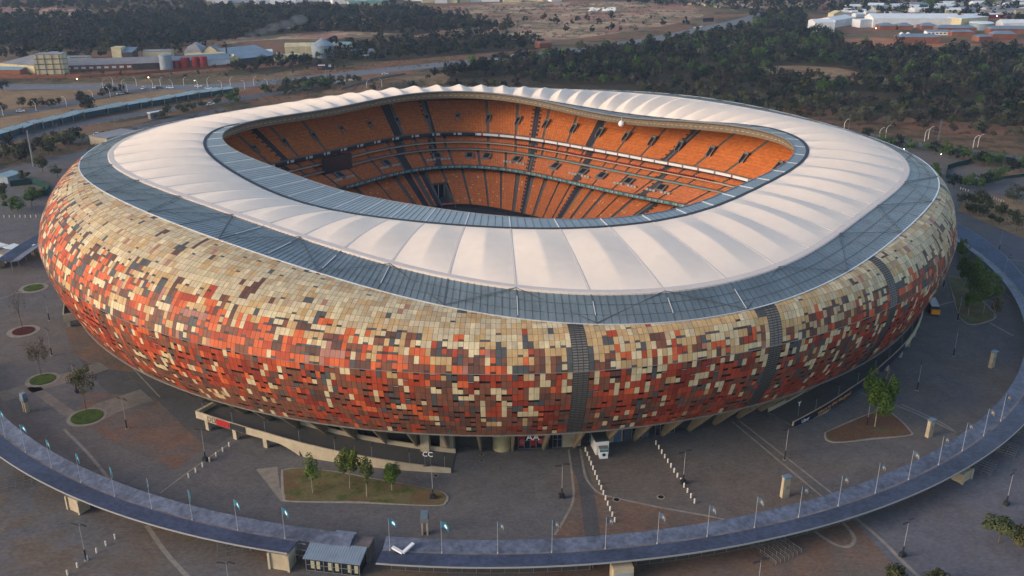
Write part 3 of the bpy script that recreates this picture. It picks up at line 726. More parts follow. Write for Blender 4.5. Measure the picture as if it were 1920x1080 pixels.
# front wall of the bowl and gantry under the roof
b=MB()
for i in range(240):
    a0,a1=-180+1.5*i,-178.5+1.5*i
    b.quad(pol(front(a0)-.3,a0,-.1),pol(front(a1)-.3,a1,-.1),pol(front(a1)-.3,a1,1.6),pol(front(a0)-.3,a0,1.6))
b.build('pitch_side_wall',M_dark,stadium)
b=MB()
for i in range(90):
    az=20+135*i/90+random.uniform(-.3,.3); r=ring('R5',az,23.0)[0]
    if random.random()<.55: b.box(pol(r,az,42.0+1.2*math.cos(2*(R(az)-PHI))),(.3,random.uniform(.6,2.2),random.uniform(.3,.7)),rz=R(az))
b.build('gantry_lights',mat('gantry_white',(.45,.47,.5),.5),stadium)
# video screen at the left end of the bowl
scr=MB(); F_=frame(137.6,.6)
scr.hexa([F_(0,-8.2,19.4),F_(0,8.2,19.4),F_(1.0,8.2,19.4),F_(1.0,-8.2,19.4)],[F_(0,-8.2,26.4),F_(0,8.2,26.4),F_(1.0,8.2,26.4),F_(1.0,-8.2,26.4)])
scr.hexa([F_(-.12,-7.8,19.8),F_(-.12,7.8,19.8),F_(-.02,7.8,19.8),F_(-.02,-7.8,19.8)],[F_(-.12,-7.8,26.0),F_(-.12,7.8,26.0),F_(-.02,7.8,26.0),F_(-.02,-7.8,26.0)],1)
scr.build('video_screen',[M_dark,M_darkglass],stadium)
b=MB()
for i in range(120): b.tri((0,0,0),pol(front(3*i)-.4,3*i),pol(front(3*i+3)-.4,3*i+3))
o=b.build('pitch',mat('track',(.035,.035,.04),.9),kind='structure'); o.location.z=.05
b=MB(); q=[]
for sx,sy in ((-1,-1),(1,-1),(1,1),(-1,1)):
    x,y=sx*54,sy*36; q.append((x*math.cos(PHI)-y*math.sin(PHI),x*math.sin(PHI)+y*math.cos(PHI),.08))
b.poly(q); b.build('pitch_grass',M_pitch,kind='structure')
bl=MB(); bl.sphere((0,0,0),1.35,14); bl.cyl((0,0,1.2),(0,0,3.2),.08)
bx,by=gp(1165,232,42.5); bl.build('ball_lamp',M_whitel,loc=(bx,by,42.5),label='white ball lamp hanging under the far roof edge above the orange seats',cat='lamp')

# --- ground storey
RW=140.6
def wallseg(b,a0,a1,z0,z1,mi=0,r=RW,n=None):
    n=n or max(1,int((a1-a0)/.8))
    for i in range(n):
        p,q=a0+(a1-a0)*i/n,a0+(a1-a0)*(i+1)/n
        b.quad(pol(r,p,z0),pol(r,q,z0),pol(r,q,z1),pol(r,p,z1),mi)
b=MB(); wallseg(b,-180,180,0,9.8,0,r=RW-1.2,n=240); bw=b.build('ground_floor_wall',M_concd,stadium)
b=MB()
for i in range(240):
    p,q=1.5*i,1.5*i+1.5
    b.quad(pol(RW-1.2,p,9.6),pol(RW-1.2,q,9.6),pol(RB-.6,q,ZB-.4),pol(RB-.6,p,ZB-.4))
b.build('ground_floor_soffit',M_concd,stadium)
fm=MB()   # one raking fin, built at azimuth 0
def fin(az):
    ca=R(az)
    o=MB()
    def W(rr,lat,zz): return (rr*math.cos(ca)-lat*math.sin(ca),rr*math.sin(ca)+lat*math.cos(ca),zz)
    t=.28
    o.hexa([W(RW-.6,-t,0),W(RW+.9,-t,0),W(RW+.9,t,0),W(RW-.6,t,0)],[W(RB-7,-t,ZB-.5),W(RB-.7,-t,ZB-.3),W(RB-.7,t,ZB-.3),W(RB-7,t,ZB-.5)],0)
    return o
M_fin=mat('fin_concrete',(.27,.215,.145),.9,.15,noise=.5,amp=.2)
for i in range(60):
    az=-180+3.243*i+.62-.35
    if az>6: break
    if -87.5<az<-81.5 and False: continue
    fin(az).build('support_fin',M_fin,stadium)
# entrance bays seen from the plaza
def pane_bay(a0,a1,name,parent=bw,red=False,z1=6.2,cols=5,r=RW):
    o=MB(); wallseg(o,a0,a1,.05,z1,0,r)
    for q in range(cols+1):
        az=a0+(a1-a0)*q/cols; o.box(pol(r+.05,az,0),(.16,.16,z1),rz=R(az),mi=1)
    for zz in (.1,2.4,z1-.1):
        for q in range(cols):
            o.bar(pol(r+.05,a0+(a1-a0)*q/cols,zz),pol(r+.05,a0+(a1-a0)*(q+1)/cols,zz),.12,.12,1)
    if red:
        wallseg(o,a0,a1,3.5,z1,2,r+.15); 
        for q in (0,2): wallseg(o,a0+(a1-a0)*q/cols+.03,a0+(a1-a0)*(q+1)/cols-.03,1.0,3.5,2,r+.12)
    return o.build(name,[M_darkglass,M_steelg,M_red],parent,label='red framed glass entrance front' if red else None)
pane_bay(-88.3,-85.2,'entrance_doors',red=True)
pane_bay(-84.7,-83.75,'window_bay',cols=2)
pane_bay(-73.5,-71.2,'window_bay',cols=4)
b=MB(); wallseg(b,-83.7,-81.75,.02,6.4,0,RW+.1); b.build('cream_wall_panel',M_conc,bw)
b=MB(); wallseg(b,-78.6,-77.2,.02,6.6,0,RW); b.build('cream_wall_panel',M_conc,bw)
b=MB(); wallseg(b,-78.2,-77.35,.02,4.4,0,RW+.12); b.build('door',mat('blue_door',(.10,.14,.22),.6),bw)
b=MB(); wallseg(b,-77.1,-74.2,.02,7.2,0,RW); b.build('slate_wall_panel',mat('slate_wall',(.075,.09,.11),.8,noise=.5,amp=.2),bw)
pane_bay(-76.2,-75.0,'glass_door',cols=2,z1=4.6,r=RW+.15)
b=MB(); wallseg(b,-80.8,-78.8,.02,7.0,0,RW); b.build('slate_wall_panel',MATS['slate_wall'],bw)
b=MB(); c=pol(139.6,-90.0); b.cyl((c[0],c[1],0),(c[0],c[1],7.6),2.4,n=24); b.build('round_stair_drum',mat('drum_plaster',(.42,.36,.20),.8,noise=.5,amp=.12),stadium)
b=MB(); c=pol(141,-95.6); b.box((c[0],c[1],0),(3.4,3,9),rz=R(-95.6+90)); b.box((c[0]-5.5,c[1]-.8,0),(2.2,3,9),rz=R(-95.6+90)); b.build('concrete_pier',M_conc,stadium)

# letters on posts and walls
def text(body,size,m,name='lettering',parent=None,depth=.06,loc=(0,0,0),rot=(0,0,0),align='CENTER'):
    cu=bpy.data.curves.new(name,'FONT'); cu.body=body; cu.size=size; cu.extrude=depth; cu.align_x=align; cu.align_y='CENTER'; cu.resolution_u=2
    o=bpy.data.objects.new(name,cu); COL.objects.link(o); dg=bpy.context.evaluated_depsgraph_get()
    me=bpy.data.meshes.new_from_object(o.evaluated_get(dg)); bpy.data.objects.remove(o)
    me.materials.clear(); me.materials.append(m); o=bpy.data.objects.new(name,me); COL.objects.link(o)
    o.location=loc; o.rotation_euler=rot
    if parent is not None: o.parent=parent
    return o
def face(az): return (PI/2,0,R(az)+PI/2)     # upright lettering facing outwards at azimuth az
_p=pol(146,-87.0); text('AA',2.5,M_whitel,'gate_letters',stadium,.12,(_p[0],_p[1],hz(990,820,_p[0],_p[1])),face(-87.0))
text('3 10 HH 1',.9,M_whitel,'gate_small_letters',stadium,.05,pol(141.2,-85.9,5.7),face(-85.9)) if False else None
for az in (-87.9,-86.0):
    b=MB(); c=pol(RW+.3,az,2.4); b.cyl(c,pol(RW+.36,az,2.4),.75,n=14); b.build('door_emblem',mat('pink_print',(.55,.12,.12),.6),bw)

# ================================================================ RAMPS
def rampz(az,kind):
    if kind=='L': return interp(az,[-122,-117,-113,-94.7],[3.9,3.9,3.6,.15])
    if kind=='R': return interp(az,[-59.5,-50,-40,-25,-12],[.15,2.7,3.6,4.4,4.4])
    return 3.6
def rampr(az,kind):
    if kind=='R': return interp(az,[-60,-42,-25,-12],[151.7,151.9,154.2,154.2])
    if kind=='F': return 157.5
    return 151.7
def ramp(kind,a0,a1,label,solid,first_open=True):
    root=empty('access_ramp',pol(147,(a0+a1)/2),label=label,cat='ramp',group='curved access ramps'); L=root.location
    def S(p): return (p[0]-L[0],p[1]-L[1],p[2]-L[2])
    n=60; A=[a0+(a1-a0)*i/n for i in range(n+1)]
    deck=MB(); ow=MB(); iw=MB()
    for i in range(n):
        p,q=A[i],A[i+1]; zp,zq=rampz(p,kind),rampz(q,kind); rp_,rq=rampr(p,kind),rampr(q,kind)
        th=.9
        def lo(a,z): return 0.0 if solid(a) else max(0,z-th)
        deck.hexa([S(pol(142.8,p,max(0,zp-.6))),S(pol(rp_-.35,p,max(0,zp-.6))),S(pol(rq-.35,q,max(0,zq-.6))),S(pol(142.8,q,max(0,zq-.6)))],[S(pol(142.8,p,zp)),S(pol(rp_-.35,p,zp)),S(pol(rq-.35,q,zq)),S(pol(142.8,q,zq))])
        ow.hexa([S(pol(rp_-.35,p,lo(p,zp))),S(pol(rp_,p,lo(p,zp))),S(pol(rq,q,lo(q,zq))),S(pol(rq-.35,q,lo(q,zq)))],[S(pol(rp_-.35,p,zp+1.15)),S(pol(rp_,p,zp+1.15)),S(pol(rq,q,zq+1.15)),S(pol(rq-.35,q,zq+1.15))])
        if kind!='F' and not(kind=='L' and p<-119.3) :
            iw.hexa([S(pol(142.6,p,0)),S(pol(142.95,p,0)),S(pol(142.95,q,0)),S(pol(142.6,q,0))],[S(pol(142.6,p,zp+1.25)),S(pol(142.95,p,zp+1.25)),S(pol(142.95,q,zq+1.25)),S(pol(142.6,q,zq+1.25))])
    deck.build('ramp_deck',mat('ramp_asphalt',(.085,.085,.083),.9,noise=.2,amp=.12,noise2=(1.5,.08)),root)
    o=ow.build('outer_wall',M_conc,root)
    if iw.v: iw.build('inner_wall',M_conc,root)
    return root,o,S
rl,rlw,SL=ramp('L',-121.9,-94.7,'long curved concrete ramp with cream walls, descending below the left front of the stadium',lambda a:a>-109.6)
# curved haunch where the wall reaches the ground, end wall, columns
b=MB()
b.hexa([SL(pol(139,-122.2,2.9)),SL(pol(151.7,-122.2,2.9)),SL(pol(151.7,-121.9,2.9)),SL(pol(139,-121.9,2.9))],[SL(pol(139,-122.2,5.05)),SL(pol(151.7,-122.2,5.05)),SL(pol(151.7,-121.9,5.05)),SL(pol(139,-121.9,5.05))]); b.build('end_wall',M_conc,rl); b=MB()
for i in range(6):
    a0_,a1_=-112.2+2.6*i/6,-112.2+2.6*(i+1)/6; z0_=rampz(a0_,'L')-.9; f0,f1=(i/6)**1.8,((i+1)/6)**1.8
    b.hexa([SL(pol(151.4,a0_,z0_*(1-f0))),SL(pol(151.65,a0_,z0_*(1-f0))),SL(pol(151.65,a1_,z0_*(1-f1))),SL(pol(151.4,a1_,z0_*(1-f1)))],[SL(pol(151.4,a0_,z0_)),SL(pol(151.65,a0_,z0_)),SL(pol(151.65,a1_,z0_)),SL(pol(151.4,a1_,z0_))])
b.build('curved_haunch',M_conc,rl)
for az in (-120.9,-117.2,-113.5):
    b=MB(); b.hexa([SL(pol(150.6,az-.22,0)),SL(pol(151.4,az-.22,0)),SL(pol(151.4,az+.22,0)),SL(pol(150.6,az+.22,0))],[SL(pol(150.2,az-.22,3.2)),SL(pol(151.5,az-.22,3.2)),SL(pol(151.5,az+.22,3.2)),SL(pol(150.2,az+.22,3.2))]); b.build('column',M_conc,rl)
rr_,rrw,SR=ramp('R',-59.3,-14,'curved ramp rising to the right behind the long dark advertising banner',lambda a:a<-54)
for az in (-36,-32.5,-29,-25.5,-22,-45,-40.5):
    b=MB(); rr0=rampr(az,'R'); b.hexa([SR(pol(rr0-1.2,az-.2,0)),SR(pol(rr0-.4,az-.2,0)),SR(pol(rr0-.4,az+.2,0)),SR(pol(rr0-1.2,az+.2,0))],[SR(pol(rr0-1.2,az-.2,2.6)),SR(pol(rr0-.4,az-.2,2.6)),SR(pol(rr0-.4,az+.2,2.6)),SR(pol(rr0-1.2,az+.2,2.6))]); b.build('column',M_conc,rr_)
rf,rfw,SF=ramp('F',-176,-156.6,'end of a raised walkway jutting out below the far left side of the stadium',lambda a:False)
b=MB(); b.hexa([SF(pol(140,-156.6,2.3)),SF(pol(157.5,-156.6,2.3)),SF(pol(157.5,-156.4,2.3)),SF(pol(140,-156.4,2.3))],[SF(pol(140,-156.6,4.8)),SF(pol(157.5,-156.6,4.8)),SF(pol(157.5,-156.4,4.8)),SF(pol(140,-156.4,4.8))]); b.build('end_wall',M_conc,rf)
b=MB(); b.hexa([SF(pol(155.8,-157,0)),SF(pol(156.8,-157,0)),SF(pol(156.8,-156.6,0)),SF(pol(155.8,-156.6,0))],[SF(pol(155.8,-157,2.6)),SF(pol(156.8,-157,2.6)),SF(pol(156.8,-156.6,2.6)),SF(pol(155.8,-156.6,2.6))]); b.build('column',M_conc,rf)
# signs on the left ramp wall
def wallsign(az0,az1,z0,z1,m,name,label,cat,kind='L',words=None,r=None,group=None):
    root=empty(name,pol(152,(az0+az1)/2,(z0+z1)/2),label=label,cat=cat,group=group); L=root.location; b=MB(); n=12
    for i in range(n):
        p,q=az0+(az1-az0)*i/n,az0+(az1-az0)*(i+1)/n; rr0=rampr(p,kind)+.04; rr1=rampr(q,kind)+.04
        zz=lambda a,h:rampz(a,kind)+h
        P=lambda r_,a,h:(pol(r_,a,0)[0]-L[0],pol(r_,a,0)[1]-L[1],zz(a,h)-L[2])
        b.hexa([P(rr0,p,z0),P(rr0+.1,p,z0),P(rr1+.1,q,z0),P(rr1,q,z0)],[P(rr0,p,z1),P(rr0+.1,p,z1),P(rr1+.1,q,z1),P(rr1,q,z1)])
    b.build('board',m,root)
    for (wd,az,sz,mm,h) in (words or []):
        c=pol(rampr(az,kind)+.18,az,rampz(az,kind)+h); sl_=(rampz(az+.5,kind)-rampz(az-.5,kind))/(R(1)*152)
        o=text(wd,sz,mm,'lettering',root,.02,(c[0]-L[0],c[1]-L[1],c[2]-L[2]),(0,0,0))
        o.rotation_mode='XYZ'; o.matrix_local=Matrix.Translation((c[0]-L[0],c[1]-L[1],c[2]-L[2]))@Matrix.Rotation(R(az)+PI/2,4,'Z')@Matrix.Rotation(-math.atan(sl_),4,'Y')@Matrix.Rotation(PI/2,4,'X')
    return root
wallsign(-120.3,-119.5,-.75,1.05,M_conc,'gate_sign','pair of black letters DD painted on the cream ramp wall','sign',words=[('DD',-119.9,2.1,M_dark,.15)])
wallsign(-119.3,-117.6,-.75,1.05,M_red,'gate_sign','red sponsor board on the ramp wall beside the letters DD','sign',words=[('HHHH 1',-118.4,1.1,M_whitel,.15)][:0])
wallsign(-117.5,-115.6,-.75,1.05,M_dark,'gate_sign','dark board on the ramp wall just right of the red board','sign',words=[])
wallsign(-59.2,-36,-.85,1.1,M_navy,'banner','long navy banner with orange words along the wall of the right ramp','banner',kind='R',
  words=[('Uber',-57.6,1.5,M_whitel,.1),('Where to after the game?',-53.0,1.45,M_lettero,.1),('HKitchen',-47.9,1.5,M_letterr,.25),('Station',-46.9,.9,M_lettero,-.55),('Where to after the game?',-41.5,1.2,M_lettero,.2)][:2]+[('Station',-47.0,1.3,M_lettero,-.2)])
wallsign(-46,-43.6,-.8,1.12,M_purple,'banner','purple striped section of banner beside the plaza tree','banner',kind='R')
# letter posts
def letterpost(az,r,z,txt,label,h=3.2,size=1.9,facing=None):
    root=empty('letter_sign',pol(r,az,z),label=label,cat='sign'); b=MB()
    for s in ((-.7,.7) if len(txt)>1 else (0,)):
        t=R(az)+PI/2; b.cyl((s*math.cos(t),s*math.sin(t),0),(s*math.cos(t),s*math.sin(t),h),.07,n=6)
        b.build('post',M_steelg,root); b=MB()
    text(txt,size,M_whitel,'letters',root,.08,(0,0,h+.5),face(facing if facing else az))
zz=rampz(-96.9,'L'); letterpost(-96.9,150.6,zz,'CC','white letters CC on two posts at the foot of the left ramp')
letterpost(-57.6,149.3,rampz(-57.6,'R'),'Y','white letter Y on a post at the foot of the right ramp')

# ================================================================ CANOPY RING
def canopy(a0,a1,label,wide=None):
    root=empty('ring_canopy',pol(188,(a0+a1)/2,0),label=label,cat='canopy',group='curved ring canopy sections'); L=root.location
    n=int((a1-a0)/1.15); A=[a0+(a1-a0)*i/n for i in range(n+1)]
    S=lambda p:(p[0]-L[0],p[1]-L[1],p[2])
    ro=lambda a:192.7+(interp(a,[-30,-10,0,10,30],[0,0,3,5.2,8]))
    i_=MB(); o_=MB(); v_=MB(); u_=MB(); e_=MB()
    B=list(A)+([A[-1]+1.15*k for k in (1,2,3)] if a1<-100 and a1>-110 else [])
    for i in range(len(B)-1):
        p,q=B[i],B[i+1]
        i_.hexa([S(pol(184.0,p,4.75)),S(pol(187.3,p,4.05)),S(pol(187.3,q,4.05)),S(pol(184.0,q,4.75))],[S(pol(184.0,p,5.0)),S(pol(187.3,p,4.3)),S(pol(187.3,q,4.3)),S(pol(184.0,q,5.0))])
    for i in range(n):
        p,q=A[i],A[i+1]
        v_.hexa([S(pol(187.3,p,4.0)),S(pol(187.9,p,4.0)),S(pol(187.9,q,4.0)),S(pol(187.3,q,4.0))],[S(pol(187.3,p,4.27)),S(pol(187.9,p,4.27)),S(pol(187.9,q,4.27)),S(pol(187.3,q,4.27))])
        o_.hexa([S(pol(187.9,p,4.05)),S(pol(ro(p),p,4.75)),S(pol(ro(q),q,4.75)),S(pol(187.9,q,4.05))],[S(pol(187.9,p,4.3)),S(pol(ro(p),p,5.0)),S(pol(ro(q),q,5.0)),S(pol(187.9,q,4.3))])
        e_.hexa([S(pol(ro(p),p,4.7)),S(pol(ro(p)+.12,p,4.7)),S(pol(ro(q)+.12,q,4.7)),S(pol(ro(q),q,4.7))],[S(pol(ro(p),p,5.06)),S(pol(ro(p)+.12,p,5.06)),S(pol(ro(q)+.12,q,5.06)),S(pol(ro(q),q,5.06))])
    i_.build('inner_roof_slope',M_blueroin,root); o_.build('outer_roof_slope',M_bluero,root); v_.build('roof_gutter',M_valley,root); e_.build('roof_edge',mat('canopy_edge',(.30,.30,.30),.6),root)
    k=0; a=math.ceil(a0/1.72)*1.72
    posts=0
    while a<a1 and posts<90:
        b=MB(); b.cyl(S(pol(188,a,0)),S(pol(188,a,4.1)),.16,n=6); b.bar(S(pol(184.6,a,4.3)),S(pol(187.8,a,3.75)),.16,.25); b.bar(S(pol(187.8,a,3.75)),S(pol(192.2,a,4.5)),.16,.25)
        b.build('post',M_steelg,root); a+=1.72; posts+=1
    return root,S
can1,S1=canopy(-150,-103.2,'left part of the curved blue-grey walkway canopy, ending at the cream gate block')
can2,S2=canopy(-97.6,42,'long right part of the curved blue-grey walkway canopy sweeping round the plaza')
can3,S3=canopy(-196,-177,'short piece of blue canopy at the far left behind the ticket huts')
# fence below the canopy
def fence(a0,a1,r,label):
    root=empty('fence',pol(r,(a0+a1)/2,0),label=label,cat='fence',group='steel fences below the canopy'); L=root.location; b=MB(); f=MB()
    n=int((a1-a0)/.86)
    for i in range(n+1):
        az=a0+(a1-a0)*i/n; c=pol(r,az); b.box((c[0]-L[0],c[1]-L[1],0),(.1,.1,2.2))
        if i<n:
            d=pol(r,az+(a1-a0)/n)
            for z in (.2,2.1): b.bar((c[0]-L[0],c[1]-L[1],z),(d[0]-L[0],d[1]-L[1],z),.07,.07)
            f.quad((c[0]-L[0],c[1]-L[1],.3),(d[0]-L[0],d[1]-L[1],.3),(d[0]-L[0],d[1]-L[1],2.05),(c[0]-L[0],c[1]-L[1],2.05))
    b.build('fence_frame',M_steelg,root); f.build('fence_mesh',M_concd,root)
fence(-97,-84.5,188.6,'dark steel fence under the canopy left of the cream ticket booth')
fence(-81.5,-64,188.6,'dark steel fence under the canopy right of the cream ticket booth')
# booths and blocks under the canopy edge
def booth(az,r,w,d,h,label,win=True,rz=None,name='ticket_booth',cat='booth'):
    root=empty(name,pol(r,az),R(az)+PI/2,label,cat); b=MB(); b.box((0,0,0),(w,d,h)); b.build('wall',M_conc,root)
    if win:
        b=MB(); b.box((0,-d/2-.03,h*.38),(w*.8,.1,h*.34)); b.box((0,-d/2-.12,h*.36),(w*.86,.3,.1),mi=1); b.build('window',[mat('pale_glass',(.32,.36,.36),.15,.6),M_steelg],root)
    else:
        b=MB(); b.box((w/2-.05,-d/2-.1,0),(.5,.5,h+.1)); b.box((-w/2+.05,-d/2-.1,0),(.5,.5,h+.1)); b.build('corner_pier',M_conc,root)
    return root
booth(-82.75,192.0,4.2,3.0,3.6,'cream ticket booth with a wide window under the canopy edge')
booth(-103.9,190.6,4.4,3.2,3.9,'cream concrete gate block closing the left canopy at the gate',win=False,name='gate_block',cat='gate block')
booth(-120.5,190.8,4.2,2.6,3.4,'cream wall block under the left canopy far from the gate',win=False,name='gate_block',cat='gate block')
booth(-54.6,190.8,4.2,2.6,2.6,'cream wall block under the right part of the canopy',win=False,name='gate_block',cat='gate block')
# chevron on the canopy roof
ch=MB(); a_=gp(736,1028,4.85); m_=gp(755,1038,4.6); c_=gp(775,1021,4.85)
L=m_; ch.bar((a_[0]-L[0],a_[1]-L[1],.35),(0,0,.0),.7,.35); ch.bar((0.05,0,.0),(c_[0]-L[0],c_[1]-L[1],.35),.7,.35)
ch.build('roof_chevron',M_white,loc=(L[0],L[1],4.62),label='white chevron-shaped bar lying on the canopy roof by the gate',cat='sign')

# gate and guard house
root=empty('gate',pol(188,-101.6),label='steel gate of two tall panels between the canopy end and the guard house',cat='gate'); L=root.location
b=MB()
P=[gp(541,1040),gp(543,1042),gp(566,1044),gp(576,1046)]
for p in P: b.box((p[0]-L[0],p[1]-L[1],0),(.22,.22,3.6))
b.build('gate_post',M_steelg,root)
b=MB()
for z in (.3,1.8,3.4): b.bar((P[0][0]-L[0],P[0][1]-L[1],z),(P[3][0]-L[0],P[3][1]-L[1],z),.1,.12)
b.build('gate_rail',M_steelw,root)
gh=empty('guard_house',gp(628,1070),0,'glazed guard house with a blue corrugated roof beside the gate','guard house'); L=gh.location
def Lp(u,v,z=0): p=gp(u,v,z); return (p[0]-L[0],p[1]-L[1])
fl=Lp(575,1069); fr=Lp(675,1081); dx,dy=fr[0]-fl[0],fr[1]-fl[1]; wl=math.hypot(dx,dy); ang=math.atan2(dy,dx); 
def H(a,b_,z): return (fl[0]+a*math.cos(ang)-b_*math.sin(ang),fl[1]+a*math.sin(ang)+b_*math.cos(ang),z)
b=MB(); b.hexa([H(0,0,0),H(wl,0,0),H(wl,6,0),H(0,6,0)],[H(0,0,3.2),H(wl,0,3.2),H(wl,6,3.2),H(0,6,3.2)]); b.build('wall',M_darkglass,gh)
b=MB()
for q in range(7):
    x=wl*q/6; b.hexa([H(x-.06,-.1,0),H(x+.06,-.1,0),H(x+.06,.0,0),H(x-.06,.0,0)],[H(x-.06,-.1,3.2),H(x+.06,-.1,3.2),H(x+.06,.0,3.2),H(x-.06,.0,3.2)])
for zz in (.05,1.5,3.1): b.hexa([H(0,-.09,zz),H(wl,-.09,zz),H(wl,-.01,zz),H(0,-.01,zz)],[H(0,-.09,zz+.1),H(wl,-.09,zz+.1),H(wl,-.01,zz+.1),H(0,-.01,zz+.1)])
b.build('window_frame',M_steelg,gh)
b=MB()
for q in (1.1,2.4,5.0,6.6,9.4,10.9):
    x=q*wl/12; b.hexa([H(x,-.06,.7),H(x+.75,-.06,.7),H(x+.75,-.02,.7),H(x,-.02,.7)],[H(x,-.06,2.6),H(x+.75,-.06,2.6),H(x+.75,-.02,2.6),H(x,-.02,2.6)])
b.build('blind',mat('blind_cream',(.38,.36,.24),.8),gh)
b=MB(); nr=44
def zr(t,up): return 3.3+.9*t+(.07 if up else 0)
for q in range(nr):
    x0=-.4+(wl+.8)*q/nr; x1=-.4+(wl+.8)*(q+1)/nr; e0=.07*(q%2); e1=.07*((q+1)%2)
    b.quad(H(x0,-.6,3.25+e0),H(x1,-.6,3.25+e1),H(x1,4.3,4.1+e1),H(x0,4.3,4.1+e0))
    if .33<(q/nr)<.70: b.quad(H(x0,4.3,4.1+e0),H(x1,4.3,4.1+e1),H(x1,8.2,4.5+e1),H(x0,8.2,4.5+e0))
b.build('roof',mat('corrugated_blue',(.19,.24,.29),.5,.4,noise=.4,amp=.15),gh)
b=MB(); b.hexa([H(.3,4.3,0),H(wl*.33,4.3,0),H(wl*.33,8,0),H(.3,8,0)],[H(.3,4.3,3.5),H(wl*.33,4.3,3.5),H(wl*.33,8,3.5),H(.3,8,3.5)]); b.build('side_room',mat('side_room_wall',(.15,.125,.12),.8,noise=.5,amp=.3),gh); b=MB(); b.hexa([H(wl*.70,4.35,0),H(wl+.6,4.35,0),H(wl+.6,8,0),H(wl*.70,8,0)],[H(wl*.70,4.35,3.9),H(wl+.6,4.35,3.9),H(wl+.6,8,3.9),H(wl*.70,8,3.9)])
b.build('side_room',mat('side_room_wall',(.15,.125,.12),.8,noise=.5,amp=.3),gh)

# ================================================================ STREET FURNITURE
# lamp posts: thick dark foot, thin pole, two flat heads
def make_lamp():
    r=empty('lamp_post',(0,0,0)); 
    b=MB(); b.cyl((0,0,0),(0,0,2.7),.19,n=10); b.build('foot',M_dark,r)
    b=MB(); b.cyl((0,0,2.7),(0,0,9.0),.065,.045,n=8); b.build('pole',mat('pole_grey',(.34,.34,.35),.5,.4),r)
    b=MB(); b.cyl((0,0,0),(0,0,.10),.5,n=12); b.build('base_plate',M_curb,r)
    for s in (-1,1):
        b=MB(); b.hexa([(s*.3,-.16+s*.25,9.0),(s*1.85,-.16+s*.25,8.9),(s*1.85,.16+s*.25,8.9),(s*.3,.16+s*.25,9.0)][::s],[(s*.3,-.16+s*.25,9.13),(s*1.85,-.16+s*.25,9.03),(s*1.85,.16+s*.25,9.03),(s*.3,.16+s*.25,9.13)][::s]); b.cyl((0,0,8.8),(s*.4,s*.25,9.02),.05,n=5); b.build('lamp_head',M_dark,r)
    return r
def make_boxfoot(r):
    b=MB(); b.box((0,0,.15),(1.25,1.0,.95)); b.build('foot_box',M_dark,r)
GL='lamp posts around the plaza'
base=make_lamp(); first=True
inner=[-159.6,-149,-138.2,-127.7,-117.0,-95.7,-85.1,-74.6,-64.3,-53.3,-43.0,-32.5,-22.0,-11.0,2,14]
outer=[-125.8,-115.6,-105.4,-75.6,-65.4,-55.2,-45.0,-10.5,2.0,13.5]
def lampat(r_,az,lab,box):
    global first
    p=pol(r_,az)
    if first: o=base; o.location=p; o.rotation_euler=(0,0,R(az)+PI/2); first=False; 
    else: o=copy_tree(base,p,R(az)+PI/2)
    o['label']=lab; o['category']='street lamp'; o['group']=GL
    if box:
        b=MB(); b.box((0,0,.15),(1.25,1.0,.95)); b.build('foot_box',M_dark,o)
lamps=[]
for i,az in enumerate(inner):
    lampat(162.6 if az<-40 else 165.5,az,'two-armed lamp post, %s from the left in the inner lamp ring near the stadium'%ORD[i],False)
for i,az in enumerate(outer):
    lampat(202.8,az,'two-armed lamp post, %s from the left in the outer lamp ring beyond the canopy'%ORD[i],False)
for o in list(COL.objects):
    if o.name.startswith('lamp_post') and o.get('label') and any(s in o['label'] for s in ('fifth from the left in the inner','sixth from the left in the inner','seventh from the left in the inner','eighth from the left in the inner','fifth from the left in the outer','sixth from the left in the outer','third from the left in the inner')): make_boxfoot(o)
# single-armed lamps along the ramp walls
def make_ramplamp():
    r=empty('ramp_lamp'); b=MB(); b.cyl((0,0,0),(0,0,4.2),.075,n=6); b.build('pole',M_steelg,r)
    b=MB(); b.box((0,.65,4.1),(.3,1.5,.12)); b.build('lamp_head',M_dark,r); return r
rlp=make_ramplamp(); ff=True
for side,lst in (('left',[-121.3,-117.4,-113.4,-109.6,-105.9,-102.2,-98.6,-95.3]),('right',[-55.8,-52,-48.3,-44.4,-40.6,-36.6,-32.4,-28])):
    for i,az in enumerate(lst):
        k='L' if side=='left' else 'R'; p=pol(rampr(az,k)-.6,az,rampz(az,k)); 
        o=rlp if ff else copy_tree(rlp,p,R(az)+PI/2); o.location=p; o.rotation_euler=(0,0,R(az)+PI/2); ff=False
        tag(o,'short single-headed lamp on the %s ramp, %s from the left along its outer wall'%(side,ORD[i]),'ramp lamp','lamps along the ramps')
# bollards
bm=MB(); bm.cyl((0,0,0),(0,0,1.15),.20,n=10); bm.cyl((0,0,1.15),(0,0,1.25),.20,.10,n=10); bmesh_=bm.mesh('bollard',mat('bollard_white',(.66,.62,.54),.7))
def bollard(p,label,group,s=1):
    o=bpy.data.objects.new('bollard',bmesh_); COL.objects.link(o); o.location=(p[0],p[1],0); o.scale=(s,s,s); tag(o,label,'bollard',group)
def brow(p0,p1,n,desc,group,hide=()):
    for i in range(n):
        t=i/(n-1); bollard((p0[0]+(p1[0]-p0[0])*t,p0[1]+(p1[1]-p0[1])*t),'pale bollard, %s %s'%(ORD[i],desc),group)
brow(pol(143.4,-81.5),pol(173.2,-81.65),15,'from the stadium in the row beside the white vending cabin','row of bollards by the vending cabin')
brow(pol(144.4,-74.1),pol(170.4,-74.9),13,'from the stadium in the row right of the vending cabin','right row of bollards')
brow(gp(430,837),gp(354,896),7,'from the ramp in the row below the left ramp','left row of bollards')
brow(gp(216,1010),gp(127,1078),6,'from the canopy in the row outside the left canopy','row of bollards outside the left canopy')
brow(gp(1833,364),gp(1881,380),12,'from the left in the row beside the round bushes','row of bollards by the bushes')
